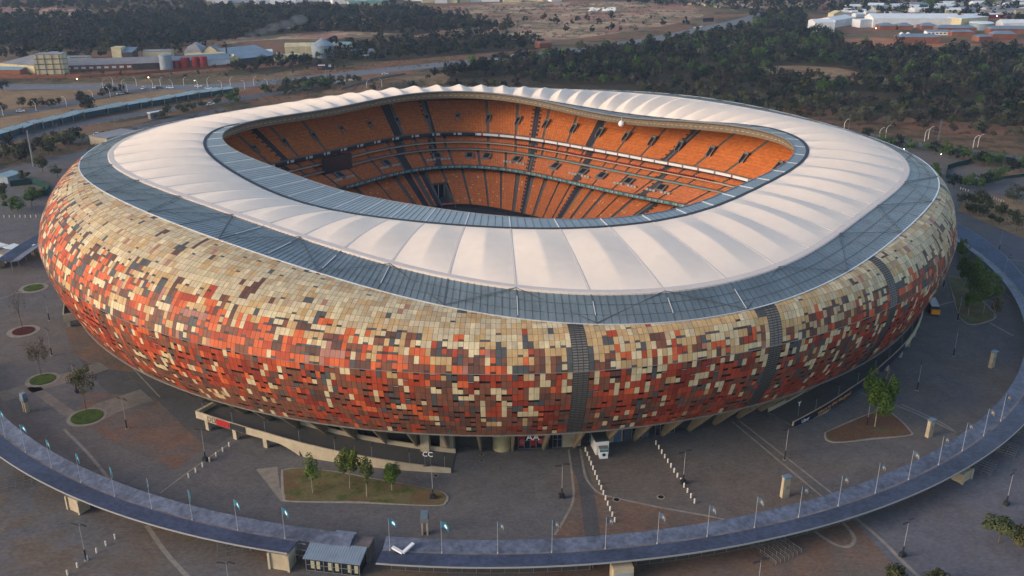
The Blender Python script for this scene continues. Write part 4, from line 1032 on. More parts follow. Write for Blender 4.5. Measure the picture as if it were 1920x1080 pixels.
brow(gp(1801,355),gp(1815,360),4,'from the left in the short row by the green netting','short row of bollards by the netting')
brow(gp(8,408),gp(68,408),7,'from the left in the row at the far left plaza edge','row of bollards at the far left')
# flags
def make_flag(cloth,name='flagpole',ring_=False):
    r=empty(name); b=MB(); b.cyl((0,0,0),(0,0,7.9),.055,.04,n=6); b.cyl((0,0,0),(0,0,.35),.15,n=8); b.build('pole',mat('flagpole_grey',(.40,.40,.42),.5,.4),r)
    b=MB(); n=9; H_=1.4; W_=1.6 if ring_ else 1.8
    for i in range(n):
        for j in range(4):
            def P(i,j):
                t=i/n; x=.08+W_*t*.9; return (x,.22*math.sin(t*5.5)*t,7.8-H_*j/4-.75*t*t)
            b.quad(P(i,j),P(i,j+1),P(i+1,j+1),P(i+1,j),0)
    # emblem disc
    c=r.location; 
    f=b.build('flag',cloth,r,smooth=True)
    for s in (-1,1):
        b=MB(); q=[]
        for k in range(12):
            t=2*PI*k/12; x=1.02+.36*math.cos(t); tt=(x-.08)/(W_*.9); q.append((x,.22*math.sin(tt*5.5)*tt+s*.03,7.8-.78-.75*tt*tt+.36*math.sin(t)))
        b.poly(q); b.build('emblem',MATS['emblem_orange'] if ring_ else M_whitel,f)
        if ring_:
            b=MB(); b.poly([((x-1.02)*.5+1.02,y+s*.02,(z-q[0][2])*.5+q[0][2]) for x,y,z in q]); b.build('emblem_centre',M_dark,f)
    return r
mat('emblem_orange',(.36,.25,.18),.7)
ft=make_flag(M_teal); fg=make_flag(M_greycl,ring_=True); uf={'t':True,'g':True}
faz=[-135.1,-131.8,-128.4,-124.8,-121.3,-117.8,-114.4,-111.0,-107.5,-104.1,-97.1,-93.8,-90.3,-86.9,-83.5,-80.1,-76.7,-73.3,-69.9,-66.6,-63.2,-59.8,-56.3,-53.1,-49.7,-46.4,-20,-9]
for i,az in enumerate(faz):
    k='t' if az<-93 else 'g'; src=ft if k=='t' else fg; p=pol(187.6,az,4.27); rz=R(random.uniform(-35,10) if az>-100 else random.uniform(-60,-5))
    if uf[k]: o=src; o.location=p; o.rotation_euler=(0,0,rz); uf[k]=False
    else: o=copy_tree(src,p,rz)
    if k=='t': lab='teal flag on a white pole, %s from the left along the canopy roof'%ORD[i]
    else: lab='faded blue-grey flag with a round emblem, %s pole from the left along the canopy roof'%ORD[i]
    tag(o,lab,'flag','flags along the canopy roof')
# totems
def totem(u,v,label,h=4.6,steel=False,rz=0):
    p=gp(u,v); r=empty('totem',(p[0],p[1],0),rz,label,'totem sign'); b=MB()
    if steel:
        b.box((-.55,0,0),(.35,1,4.2)); b.box((.55,0,0),(.35,1,4.2)); b.build('leg',M_conc,r); b=MB(); b.box((0,0,3.3),(1.9,1.4,1.0)); b.box((0,0,4.2),(1.5,1.2,1.6),mi=1); b.build('head',[M_steelg,M_roofb],r)
    else:
        b.hexa([(-1.0,-.6,0),(1.0,-.6,0),(.9,.5,0),(-.9,.5,0)],[(-.9,-.45,h),(.9,-.45,h),(.85,.4,h),(-.85,.4,h)]); b.build('pylon',M_conc,r)
        b=MB(); b.box((0,-.62,h*.45),(1.0,.12,1.0)); b.build('plaque',M_curb,r)
        if h>4: b=MB(); b.box((0,-.2,h),(2.0,1.5,.35)); b.build('head',M_roofb,r)
    return r
totem(797,1001,'tall twin-legged totem with a blue-grey head near the gate',steel=True)
totem(1470,931,'stone totem with a blue-grey head standing on open paving',h=5.4,rz=R(20))
totem(1741,818,'plain cream stone totem at the tip of the triangular bed',h=4.8,rz=R(30))
totem(1858,688,'stone totem near the right part of the canopy',h=5.0,rz=R(35))
totem(50,772,'small twin-legged totem on the paving at far left',steel=True,rz=R(-35))

# vending cabin
p=gp(1129,852); r=empty('vending_cabin',(p[0],p[1],0),R(9.7),'white cabin with a dark grey roof standing against the stadium wall','cabin')
b=MB(); b.box((0,3.2,0),(3.4,6.4,3.8)); b.build('wall',M_white,r)
b=MB(); b.box((0,3.2,3.8),(3.7,6.7,.2)); b.build('roof',mat('cabin_roof',(.10,.10,.095),.8,noise=.8,amp=.2),r)
b=MB(); b.box((-.9,-.04,.2),(1.2,.08,2.4)); b.build('door',M_wallw,r)
p=gp(1132,860); r=empty('vending_kiosk',(p[0],p[1],0),R(6),'small white and light blue kiosk with a round port in front of the white cabin','kiosk')
b=MB(); b.box((0,.7,0),(2.1,1.4,2.6)); b.build('body',M_white,r)
b=MB(); b.box((0,-.08,2.0),(2.2,.12,.5)); b.build('colour_band',M_teal,r); b=MB(); b.box((0,.7,2.6),(2.3,1.6,.25)); b.build('roof',M_curb,r)
b=MB(); b.cyl((0.0,-.01,1.15),(0.0,-.14,1.15),.42,n=16); b.build('round_port',M_dark,r)
# parked lorry on the right ramp side
p=gp(1748,582); r=empty('tow_truck',(p[0],p[1],0),R(-104),'black truck with a bright orange rear standing beside the right ramp','truck')
b=MB(); b.box((0,0,.7),(8.2,2.7,2.4)); b.build('body',M_card,r)
b=MB(); b.box((4.3,0,.6),(1.6,2.8,1.5)); b.build('rear_panel',M_orange,r)
b=MB(); b.box((-4.6,0,.6),(1.8,2.5,2.1)); b.build('cab',M_card,r)
for x in (-3.6,2.2,3.3):
    for y in (-1.25,1.25):
        b=MB(); b.cyl((x,y-.15,.5),(x,y+.15,.5),.5,n=14); b.build('wheel',M_black,r)
b=MB()
for y in (-1.3,1.3): b.box((-5.2,y*1.15,2.2),(.3,.3,.5))
b.build('mirror',M_white,r)
# queue rails
def rails(u,v,rz,n,w,label):
    p=gp(u,v); r=empty('queue_rails',(p[0],p[1],0),rz,label,'queue rails','steel queue rails outside the canopy'); b=MB()
    for i in range(n):
        y=i*1.25; b.bar((-w/2,y,1.05),(w/2,y,1.05),.09,.09); b.bar((-w/2,y,.5),(w/2,y,.5),.06,.06)
        for k in range(5): x=-w/2+w*k/4; b.cyl((x,y,0),(x,y,1.1),.05,n=5)
    b.build('rail',M_steelg,r); return r
rails(1425,1038,R(-60),7,9,'set of steel queue rails below the canopy at the bottom of the plaza')
rails(1822,884,R(-42),6,8,'set of queue rails right of the cream block under the canopy')
rails(1868,852,R(-38),6,8,'middle set of queue rails outside the right canopy')
rails(1908,818,R(-36),6,8,'topmost set of queue rails at the right edge')
rails(440,1040,R(15),6,7,'set of thin queue rails outside the left canopy by the cream block')
rails(30,918,R(25),5,7,'set of queue rails at the left edge outside the canopy')
# manhole rings
for i,(u,v,s,lb_) in enumerate([(1156,937,.95,'dark manhole beside the row of bollards by the red paving'),(1239,932,.95,'dark manhole on grey paving between two bollard rows'),(817,892,.7,'small drain beside the letters CC'),(903,853,.55,'upper small drain below the stadium entrance'),(903,864,.55,'lower small drain below the stadium entrance')]):
    p=gp(u,v); b=MB(); b.cyl((0,0,0),(0,0,.035),s,n=20,mi=1); b.cyl((0,0,.035),(0,0,.05),s*.72,n=20,mi=0); b.build('manhole_cover',[M_black,M_curb],loc=(p[0],p[1],0),label=lb_,cat='manhole')

# ================================================================ BEDS AND TREES
def bed(px,name,m,label,curb=True):
    P=smooth_line([gp(*p) for p in px+[px[0]]],5)[:-1]; c=(sum(p[0] for p in P)/len(P),sum(p[1] for p in P)/len(P))
    b=MB(); b.prism(P,0,.14)
    r=b.build(name+'_kerb',M_curb,kind='structure')
    Q=[(c[0]+(p[0]-c[0])*(1-.6/max(1,math.hypot(p[0]-c[0],p[1]-c[1]))),c[1]+(p[1]-c[1])*(1-.6/max(1,math.hypot(p[0]-c[0],p[1]-c[1])))) for p in P]
    b=MB(); b.poly([(p[0],p[1],.2) for p in Q]); b.build(name,m,kind='structure')
bed([(527,882),(527,905),(530,932),(545,941),(680,944),(815,949),(838,942),(838,928),(810,918),(700,897),(640,886),(560,878)],'planted_bed',M_lawn,'')
bed([(1545,812),(1546,822),(1556,829),(1580,830),(1640,824),(1706,817),(1708,808),(1682,782),(1655,770),(1600,787)],'planted_bed',mixmat('island_soil',[(.145,.082,.052),(.12,.10,.05)],[1,.15],fine=(2,.25)),'')
bed([(1777,517),(1783,545),(1793,580),(1803,600),(1825,610),(1867,597),(1858,580),(1835,556),(1818,530),(1795,520)],'planted_bed',M_lawn,'')
def disc(u,v,r,m,rim=1.6):
    p=gp(u,v); b=MB(); b.cyl((p[0],p[1],0),(p[0],p[1],.06),r+rim,n=36); b.build('bed_surround',M_line,kind='structure')
    b=MB(); b.cyl((p[0],p[1],0),(p[0],p[1],.2),r,n=36); b.build('round_bed',m,kind='structure'); return p
disc(63,540,3.4,M_lawng); disc(44,621,3.4,M_mulch); disc(80,712,3.5,M_lawng,1.2); disc(163,782,4.1,M_lawng,1.0)

def leafmesh(name,crown,n,size,cols,seed,shape='round',clump=14,gap=.0):
    "many small leaf faces gathered in clumps through the crown's volume. crown=(rx,ry,rz,zc)"
    r=np.random.RandomState(seed); rx,ry,rz,zc=crown; nc=clump
    cc=r.normal(size=(nc,3)); cc/=np.linalg.norm(cc,axis=1)[:,None]; cc*=(r.rand(nc,1)**.45)*.78
    if shape=='flat': cc[:,2]=np.abs(cc[:,2])*.6
    cr=r.uniform(.22,.46,nc)
    k=r.randint(0,nc,n); d=r.normal(size=(n,3)); d/=np.linalg.norm(d,axis=1)[:,None]
    P=cc[k]+d*(cr[k]*(.55+.45*r.rand(n)**.5))[:,None]
    P=P*np.array([rx,ry,rz])+np.array([0,0,zc])
    # leaf orientation: roughly outwards, jittered
    nrm=d+r.normal(scale=.45,size=(n,3))+np.array([0,0,.35]); nrm/=np.linalg.norm(nrm,axis=1)[:,None]
    t=np.cross(nrm,r.normal(size=(n,3))); t/=np.linalg.norm(t,axis=1)[:,None]; s=np.cross(nrm,t)
    sz=size*r.uniform(.6,1.3,n)[:,None]
    V=np.stack([P-t*sz,P-s*sz*.7,P+t*sz,P+s*sz*.7],1).reshape(-1,3)
    F=np.arange(4*n).reshape(n,4)
    ct=r.rand(nc); c0,c1=np.array(cols[0]),np.array(cols[1]); w=np.clip(ct[k]+r.uniform(-.25,.25,n),0,1)[:,None]
    C=c0*(1-w)+c1*w
    return V,F,C
def np_mesh(name,V,F,C,m):
    me=bpy.data.meshes.new(name); me.vertices.add(len(V)); me.vertices.foreach_set('co',V.astype(np.float32).ravel())
    me.loops.add(F.size); me.loops.foreach_set('vertex_index',F.astype(np.int32).ravel()); me.polygons.add(len(F))
    me.polygons.foreach_set('loop_start',np.arange(0,F.size,4,dtype=np.int32)); me.polygons.foreach_set('loop_total',np.full(len(F),4,np.int32))
    a=me.attributes.new('Col','FLOAT_COLOR','FACE'); d=np.ones((len(F),4),np.float32); d[:,:3]=C; a.data.foreach_set('color',d.ravel())
    me.materials.append(m); me.update(calc_edges=True); me.validate(); return me
M_leaf=mat('leaves',(1,1,1),.7,.15,attr=True)
def trunkmesh(h,r,seed,limbs=5,spread=1.5,top=None,twigs=0):
    rd=random.Random(seed); b=MB(); lean=(rd.uniform(-.3,.3),rd.uniform(-.3,.3)); hb=h*.55
    m_=(lean[0]*.5,lean[1]*.5,hb); b.cyl((0,0,-.1),m_,r,r*.7,n=7,cap=False)
    for i in range(limbs):
        t=2*PI*i/limbs+rd.uniform(-.4,.4); e=(m_[0]+spread*math.cos(t),m_[1]+spread*math.sin(t),(top or h*1.2)*rd.uniform(.85,1.05))
        mid=(m_[0]+(e[0]-m_[0])*.45,m_[1]+(e[1]-m_[1])*.45,hb+(e[2]-hb)*.55)
        b.cyl(m_,mid,r*.55,r*.35,n=5,cap=False); b.cyl(mid,e,r*.35,r*.08,n=5,cap=False)
        for k in range(twigs):
            q=rd.uniform(.25,1); s=(mid[0]+(e[0]-mid[0])*q,mid[1]+(e[1]-mid[1])*q,mid[2]+(e[2]-mid[2])*q); 
            f=(s[0]+rd.uniform(-1,1),s[1]+rd.uniform(-1,1),s[2]+rd.uniform(.2,1.3)); b.cyl(s,f,r*.12,r*.04,n=3,cap=False)
    return b
GRN=((.055,.095,.014),(.10,.15,.025)); GRD=((.065,.105,.022),(.11,.165,.035)); OLV=((.035,.042,.016),(.065,.068,.028)); BRN=((.032,.028,.026),(.062,.050,.040)); DKG=((.007,.013,.012),(.018,.028,.020)); PALE=((.07,.08,.045),(.12,.125,.075)); BARE=((.06,.05,.02),(.10,.085,.035))
def tree(u,v,h,cr,cols,label,n=1500,size=.26,name='plaza_tree',group=None,bark=M_barkp,shape='round',twigs=0,zfrac=.62,wz=None,rr=.16,clump=16,cat='tree'):
    p=gp(u,v); sd=int(u*7+v*13)%9999; r=empty(name,(p[0],p[1],.15),random.uniform(0,6.28),label,cat,group)
    cz=h*zfrac; crz=wz or h-cz
    trunkmesh(h*.6,rr,sd,spread=cr*.6,top=h*.9,twigs=twigs).build('trunk',bark,r,smooth=True)
    V,F,C=leafmesh('crown',(cr,cr,crz,cz),n,size,cols,sd,shape,clump)
    o=bpy.data.objects.new('crown',np_mesh('crown',V,F,C,M_leaf)); COL.objects.link(o); o.parent=r; return r
tree(587,925,11.2,2.4,GRN,'slim sparse green tree, leftmost in the long planted bed',n=900,size=.24)
tree(656,917,11.8,3.9,((.06,.085,.012),(.11,.14,.02)),'largest yellow-green tree in the long planted bed',n=2600,size=.26)
tree(688,932,11.8,2.0,((.06,.085,.012),(.10,.12,.02)),'tall narrow thin tree beside the largest one in the long bed',n=800,size=.24)
tree(735,920,7.9,2.5,GRN,'small bright green tree, rightmost in the long planted bed',n=1500,size=.24)
tree(1640,801,18,4.6,((.035,.075,.010),(.085,.135,.02)),'tall full green tree in the triangular bed beside the banner',n=5200,size=.30,zfrac=.60,wz=7.4,clump=30)
tree(1805,545,15.5,3.6,GRD,'dark green tree at the upper end of the right bed',n=2200,size=.27)
tree(1822,567,17,5.0,GRD,'broad dark green tree in the middle of the right bed',n=4200,size=.30,clump=24)
tree(1843,590,16,5.0,((.065,.105,.022),(.11,.16,.035)),'broad green tree at the lower end of the right bed',n=3600,size=.30,clump=22)
tree(1815,592,11.5,3.6,GRD,'smaller green tree nearest the ramp in the right bed',n=1800,size=.28)
tree(1800,490,10,2.6,GRD,'slender green tree between the ramp and canopy above the right bed',n=1100,size=.26)
tree(1862,600,9,3.2,BARE,'thin brownish tree behind the right bed by the canopy',n=900,size=.25)
tree(42,615,14.5,3.2,BARE,'almost bare tree in the round bed of red mulch',n=260,size=.16,twigs=16,bark=M_bark,rr=.13)
tree(78,705,13,3.8,BARE,'bare thin-leaved tree in the small round green bed',n=1300,size=.17,twigs=14,bark=M_bark,rr=.13)
tree(162,770,14,4.3,((.05,.055,.018),(.085,.085,.03)),'bushy thin-leaved tree in the front round green bed',n=2300,size=.18,twigs=12,bark=M_bark,rr=.13)
tree(1872,1018,6.2,4.6,((.045,.06,.022),(.085,.10,.04)),'low wide tree with feathery leaves at the right edge below the canopy',n=2600,size=.28,shape='flat',bark=M_bark)
tree(1925,1040,6.0,5.2,((.05,.05,.018),(.10,.09,.03)),'olive feathery tree cut by the right edge',n=2600,size=.28,shape='flat',bark=M_bark)
tree(1680,1105,5,3.4,OLV,'olive tree crown at the bottom edge, left of the pair',n=1300,size=.28,bark=M_bark)
tree(1752,1110,5.2,3.2,OLV,'olive tree crown at the bottom edge, right of the pair',n=1300,size=.28,bark=M_bark)
# round bushes on the dry bed at right
for i,(u,v,cr_) in enumerate([(1802,385,3.9),(1820,383,3.0),(1837,376,3.0),(1835,388,3.1),(1851,380,2.2),(1817,398,2.5),(1827,402,2.8),(1851,398,3.2),(1843,405,2.6),(1880,400,2.8),(1876,406,3.0),(1858,415,1.9),(1872,422,2.0),(1905,372,4.2),(1900,382,4.2),(1898,415,3.0),(1906,434,4.6),(1925,424,3.4),(1940,440,4.0)]):
    tree(u,v,cr_*1.9,cr_*1.12,((.035,.045,.02),(.07,.08,.035)),'round grey-green bush, %s on the dry bed beside the plaza'%ORD[i],n=600,size=.30,name='bush',group='round bushes on the dry bed',cat='bush',bark=M_bark,rr=.12,zfrac=.58)

# ---- shared tree meshes for the woods
TPL={}
def tmpl(key,crown,n,size,cols,seed,shape='round',clump=12):
    V,F,C=leafmesh(key,crown,n,size,cols,seed,shape,clump); TPL[key]=(V,F,C); return np_mesh('crown',V,F,C,M_leaf)
kinds={}
for nm,cols in dict(dark=DKG,brown=BRN,olive=OLV,green=((.038,.080,.018),(.072,.12,.03)),pale=PALE).items():
    kinds[nm]=[tmpl(nm+str(i),(4.6,4.6,4.0,5.6),420,.52,cols,50+i+len(nm)*7,clump=13) for i in range(3)]
trm=trunkmesh(5,.22,5,limbs=4,spread=2.0,top=7.5).mesh('trunk',M_bark,True)
KL=dict(dark='dark evergreen tree',brown='leafless brownish tree',olive='dull olive tree',green='bright green tree',pale='pale grey-green shrubby tree')
def wtree(x,y,s,kd,label,group=None,name='wood_tree'):
    r=empty(name,(x,y,-.05),random.uniform(0,6.28),label,'tree',group); r.scale=(s,s,s*random.uniform(.85,1.15))
    for nm,me in (('trunk',trm),('crown',random.choice(kinds[kd]))):
        o=bpy.data.objects.new(nm,me); COL.objects.link(o); o.parent=r
    return r
# street and plaza trees beyond the stadium (photo positions of their feet)
TL=[((6,172),1.0,'dark','at the far left edge beside the highway'),((6,212),.75,'brown','leftmost beside the road with curved lamps'),((44,203),.75,'dark','beside the road, left of the curved lamps'),((58,203),.6,'olive','beside the road behind a curved lamp'),((68,203),.7,'dark','second of the row beside the curved lamps'),((82,203),.7,'brown','third of the row beside the curved lamps'),((98,203),.75,'dark','fourth of the row beside the curved lamps'),((112,199),.55,'dark','end of the row beside the curved lamps'),((150,185),.65,'dark','round and alone above the road bend'),((160,210),1.2,'dark','largest, on the dry field above the bus shelters'),((172,212),1.15,'dark','right one of the big pair on the dry field'),((192,185),.7,'brown','near the road bend'),((205,180),.8,'dark','right of the road bend'),((215,177),.7,'brown','in the median of the curved road'),((228,174),.6,'dark','at the end of the median trees'),((138,218),.5,'brown','small and thin beside the bus shelters'),
 ((128,262),.7,'green','on the verge below the bus road'),((143,262),.5,'dark','beside the green one below the bus road'),((155,265),.55,'green','by the access road'),((75,268),.55,'olive','left on the verge below the bus road'),((102,256),.45,'dark','small on the verge below the bus road'),((36,285),.45,'dark','low near the left edge'),((20,300),.8,'olive','leftmost of the thicket below the bus road'),((40,302),.9,'olive','in the thicket below the bus road'),((58,300),.8,'brown','in the thicket beside the mast'),((100,290),.5,'olive','beside the service lane'),((195,256),.3,'dark','tiny and round beside the white car'),((290,222),.5,'dark','beside the small white structure'),((345,213),.45,'dark','alone on the verge behind the membrane roof'),
 ((80,322),.7,'olive','narrow and tall by the plaza edge'),((108,332),.55,'olive','round by the plaza edge'),((48,343),.6,'olive','beside the blue-roofed hut'),((22,395),.75,'green','in the garden at the left edge'),((60,388),.75,'green','in the garden beside the dark netting'),((35,400),.6,'green','low in the garden at the left edge'),((5,375),.7,'olive','at the garden corner'),((75,375),.6,'green','at the right of the garden')]
for (u,v),s,kd,ds in TL:
    p=gp(u,v); s*=1.4 if v>280 else 1.15; wtree(p[0],p[1],s,kd,'%s %s'%(KL[kd],ds),'roadside trees at the left','roadside_tree')
TR=[(1623,262),(1655,276),(1672,278),(1684,280),(1706,284),(1740,286),(1752,290),(1768,292),(1780,297),(1792,300),(1806,302),(1825,305),(1838,310),(1850,312),(1875,310),(1895,318),(1745,335),(1752,342),(1788,352),(1812,355),(1834,358),(1848,350),(1862,345),(1880,335),(1900,325),(1913,322)]
for i,(u,v) in enumerate(TR):
    p=gp(u,v); wtree(p[0],p[1],[.9,1.0,.8][i%3]*(1.15 if i in(12,14) else 1),'green' if i%3 else 'dark','small leafy tree, %s in the line round the upper right car park'%ORD[i],'trees round the car park','car_park_tree')

# woods
def inpoly(x,y,P):
    c=False; j=len(P)-1
    for i in range(len(P)):
        if (P[i][1]>y)!=(P[j][1]>y) and x<(P[j][0]-P[i][0])*(y-P[i][1])/(P[j][1]-P[i][1])+P[i][0]: c=not c
        j=i
    return c
CLEAR=[[gp(*p) for p in q] for q in ([(1290,118),(1350,122),(1345,132),(1280,128)],[(1720,178),(1850,186),(1840,196),(1700,186)],[(1560,180),(1640,176),(1720,190),(1620,196)],[(1400,150),(1470,152),(1460,162),(1380,160)],[(1425,124),(1500,122),(1600,132),(1680,150),(1600,156),(1500,147),(1440,138)],[(1575,88),(1578,66),(1660,60),(1920,60),(1990,60),(1990,95),(1760,92)],[(690,155),(800,150),(960,146),(1000,160),(700,175)])]
WOODS=[([(-120,34),(200,30),(420,14),(560,14),(640,20),(740,12),(900,40),(960,52),(940,62),(840,60),(760,66),(640,60),(560,66),(430,78),(300,92),(200,95),(90,92),(-120,78)],9.5,dict(dark=.6,brown=.25,olive=.15),1.15),
([(-120,4),(100,3),(300,5),(400,12),(200,20),(-120,20)],13,dict(dark=.6,brown=.3,olive=.1),1.2),
([(600,84),(760,74),(880,70),(1020,78),(1010,92),(900,100),(760,112),(660,118),(560,128),(430,138),(425,118),(520,114),(620,108)],10.5,dict(dark=.55,brown=.25,olive=.2),1.0),
([(990,102),(1120,84),(1260,76),(1345,62),(1420,24),(1500,22),(1530,58),(1570,72),(1640,92),(1760,96),(1990,90),(1990,225),(1850,218),(1700,205),(1600,188),(1480,178),(1300,160),(1180,160),(960,158),(830,160),(750,160),(760,150),(850,138),(900,122)],9.0,dict(dark=.47,brown=.24,olive=.16,green=.10,pale=.03),1.0),
([(1180,168),(1400,186),(1600,188),(1750,205),(1990,225),(1990,268),(1850,258),(1700,244),(1560,230),(1400,205)],6.8,dict(brown=.35,olive=.33,pale=.2,dark=.12),.62),
([(1180,160),(1420,168),(1560,190),(1580,212),(1480,210),(1360,190),(1200,172)],9.5,dict(dark=.3,olive=.25,brown=.2,pale=.25),.75),
([(1420,24),(1500,24),(1540,22),(1620,30),(1700,32),(1990,45),(1990,12),(1700,4),(1300,2),(1160,4),(1200,10),(1340,16)],15,dict(dark=.7,green=.12,brown=.18),1.15),
([(960,72),(1060,62),(1200,52),(1300,46),(1290,50),(1180,60),(1060,70)],26,dict(dark=.6,brown=.4),.9),
([(900,38),(1300,36),(1340,42),(1200,46),(960,50)],24,dict(dark=.6,brown=.4),.9),
([(580,52),(800,62),(960,66),(860,72),(640,64)],22,dict(dark=.6,brown=.4),.8),
([(-120,88),(60,92),(250,98),(420,86),(430,92),(300,112),(220,110),(100,112),(-120,116)],17,dict(dark=.6,brown=.2,olive=.2),.95),
([(-120,292),(60,278),(150,262),(160,270),(90,292),(0,312),(-120,330)],7,dict(olive=.4,brown=.2,green=.2,dark=.2),.75),
([(460,178),(560,156),(690,150),(640,164),(520,180),(430,200),(300,225),(280,225),(380,200)],6.5,dict(olive=.55,brown=.2,green=.25),.7),
([(0,140),(560,118),(740,122),(740,130),(560,142),(300,152),(0,152)],22,dict(brown=.6,olive=.4),.45),
([(700,176),(860,172),(1000,166),(1000,160),(820,163),(700,168)],8.5,dict(olive=.35,brown=.25,dark=.3,green=.1),.85)]
HWY=smooth_line([gp(*p) for p in [(560,149),(700,134),(860,118),(960,108),(1060,96),(1160,84),(1265,66),(1340,50),(1395,38)]],12)
ALL=[]
for P,sp,mix,sc in WOODS:
    W_=[gp(*p) for p in P]; xs=[p[0] for p in W_]; ys=[p[1] for p in W_]
    y=min(ys)
    while y<max(ys):
        dist=max(300,y+CD); step=sp*(1 if dist<1100 else 1.25)
        x=min(xs)
        while x<max(xs):
            px,py=x+rng.uniform(-.5,.5)*step,y+rng.uniform(-.5,.5)*step; x+=step
            if abs(px)>(py+CD)*.66+60: continue
            if not inpoly(px,py,W_): continue
            if any(inpoly(px,py,c) for c in CLEAR): continue
            if math.hypot(px,py)<172: continue
            if any(math.hypot(px-h_[0],py-h_[1])<26 for h_ in HWY): continue
            nz=math.sin(px*.013+1.3)*math.cos(py*.011-.4)+math.sin(px*.031+py*.021)
            if rng.rand()<.12+.26*max(0,nz): continue
            t=rng.rand(); kd='dark'
            # colour gathers in stands
            for k,v in mix.items():
                t-=v*(1.0)
                if t<=0: kd=k; break
            ALL.append((px,py,sc*rng.uniform(.5,1.4)*(1.0+.18*nz*.5),kd))
        y+=step*.9
ALL.sort(key=lambda t:math.hypot(t[0],t[1]+CD))
near=[t for t in ALL][:300]; far=ALL[300:]
def where(x,y):
    d=math.hypot(x,y+CD); a=math.degrees(math.atan2(x,y+CD))
    side='at far left' if a<-18 else 'at left' if a<-7 else 'behind the middle of the stadium' if a<6 else 'behind the right of the stadium' if a<14 else 'right of the stadium' if a<22 else 'above the car park' if a<27 else 'at the right edge'
    return side+(', front row' if d<600 else ', second row' if d<680 else ', deeper in')
for (x,y,s,kd) in near:
    wd=where(x,y); wtree(x,y,s,kd,'%s in the wood %s'%(KL[kd],wd),'%ss in the wood %s'%(KL[kd],wd))
Vs=[];Fs=[];Cs=[];off=0
FT={}
for nm,cols in dict(dark=DKG,brown=BRN,olive=OLV,green=((.038,.080,.018),(.072,.12,.03)),pale=PALE).items():
    FT[nm]=[leafmesh(nm,(4.8,4.8,4.2,5.0),110,1.0,cols,90+i,clump=9) for i in range(4)]
    FT[nm+'_n']=[leafmesh(nm,(4.6,4.6,4.0,5.4),240,.66,cols,190+i,clump=11) for i in range(4)]
for (x,y,s,kd) in far:
    d=math.hypot(x,y+CD); T=FT[kd+('_n' if d<950 else '')][rng.randint(4)]
    a=rng.uniform(0,6.28); c,sn=math.cos(a)*s,math.sin(a)*s; V=T[0]; sz=s*rng.uniform(.8,1.25)
    V2=np.empty_like(V); V2[:,0]=V[:,0]*c-V[:,1]*sn+x; V2[:,1]=V[:,0]*sn+V[:,1]*c+y; V2[:,2]=V[:,2]*sz-.2
    Vs.append(V2); Fs.append(T[1]+off); Cs.append(T[2]*rng.uniform(.75,1.2)); off+=len(V)
me=np_mesh('woodland',np.concatenate(Vs),np.concatenate(Fs),np.concatenate(Cs),M_leaf)
o=bpy.data.objects.new('woodland',me); COL.objects.link(o); tag(o,'dark dense woodland stretching behind the stadium to the far distance','woodland',kind='stuff')
print('woods',len(near),len(far))
# scrub and grass tufts over the open ground
def tufts(name,polys,n,sr,cols,label):
    V=[];F=[];C=[];k=0
    for P in polys:
        W_=[gp(*p) for p in P]; xs=[p[0] for p in W_]; ys=[p[1] for p in W_]; c=0
        while c<n:
            c+=1
            x,y=rng.uniform(min(xs),max(xs)),rng.uniform(min(ys),max(ys))
            if not inpoly(x,y,W_) or math.hypot(x,y)<165: continue
            s=rng.uniform(*sr); T=FT['olive'][rng.randint(4)]; idx=rng.choice(110,26,replace=False)
            q=T[0].reshape(-1,4,3)[idx].reshape(-1,3)*np.array([s,s,s*.6])-np.array([0,0,s*1.6])+np.array([x,y,0]); V.append(q); F.append(np.arange(104).reshape(-1,4)+k); k+=104
            cc=np.array(cols[rng.randint(len(cols))]); C.append(np.tile(cc*rng.uniform(.7,1.2),(26,1)))
    me=np_mesh(name,np.concatenate(V),np.concatenate(F),np.concatenate(C),M_leaf); o=bpy.data.objects.new(name,me); COL.objects.link(o); tag(o,label,'scrub',kind='stuff')
tufts('dry_scrub',[[(1180,160),(1420,168),(1990,225),(1990,285),(1700,258),(1450,215)],[(-60,140),(560,118),(740,122),(560,142),(300,155),(-60,155)],[(-60,285),(160,255),(420,205),(420,215),(160,285),(-60,330)],[(1420,122),(1760,160),(1700,172),(1430,140)],[(560,125),(1000,95),(1000,110),(600,140)],[(480,150),(760,150),(1000,155),(1000,170),(480,190)]],900,(.12,.4),[(.06,.055,.025),(.10,.075,.035),(.05,.035,.022),(.12,.10,.06)],'low dry scrub scattered over the open veld')
tufts('dry_scrub',[[(820,14),(1190,4),(1320,30),(1130,66),(960,74),(760,72)],[(450,34),(760,36),(700,50),(450,50)]],900,(.25,.8),[(.035,.035,.025),(.06,.05,.03)],'sparse dark bushes dotted over the pale far veld')

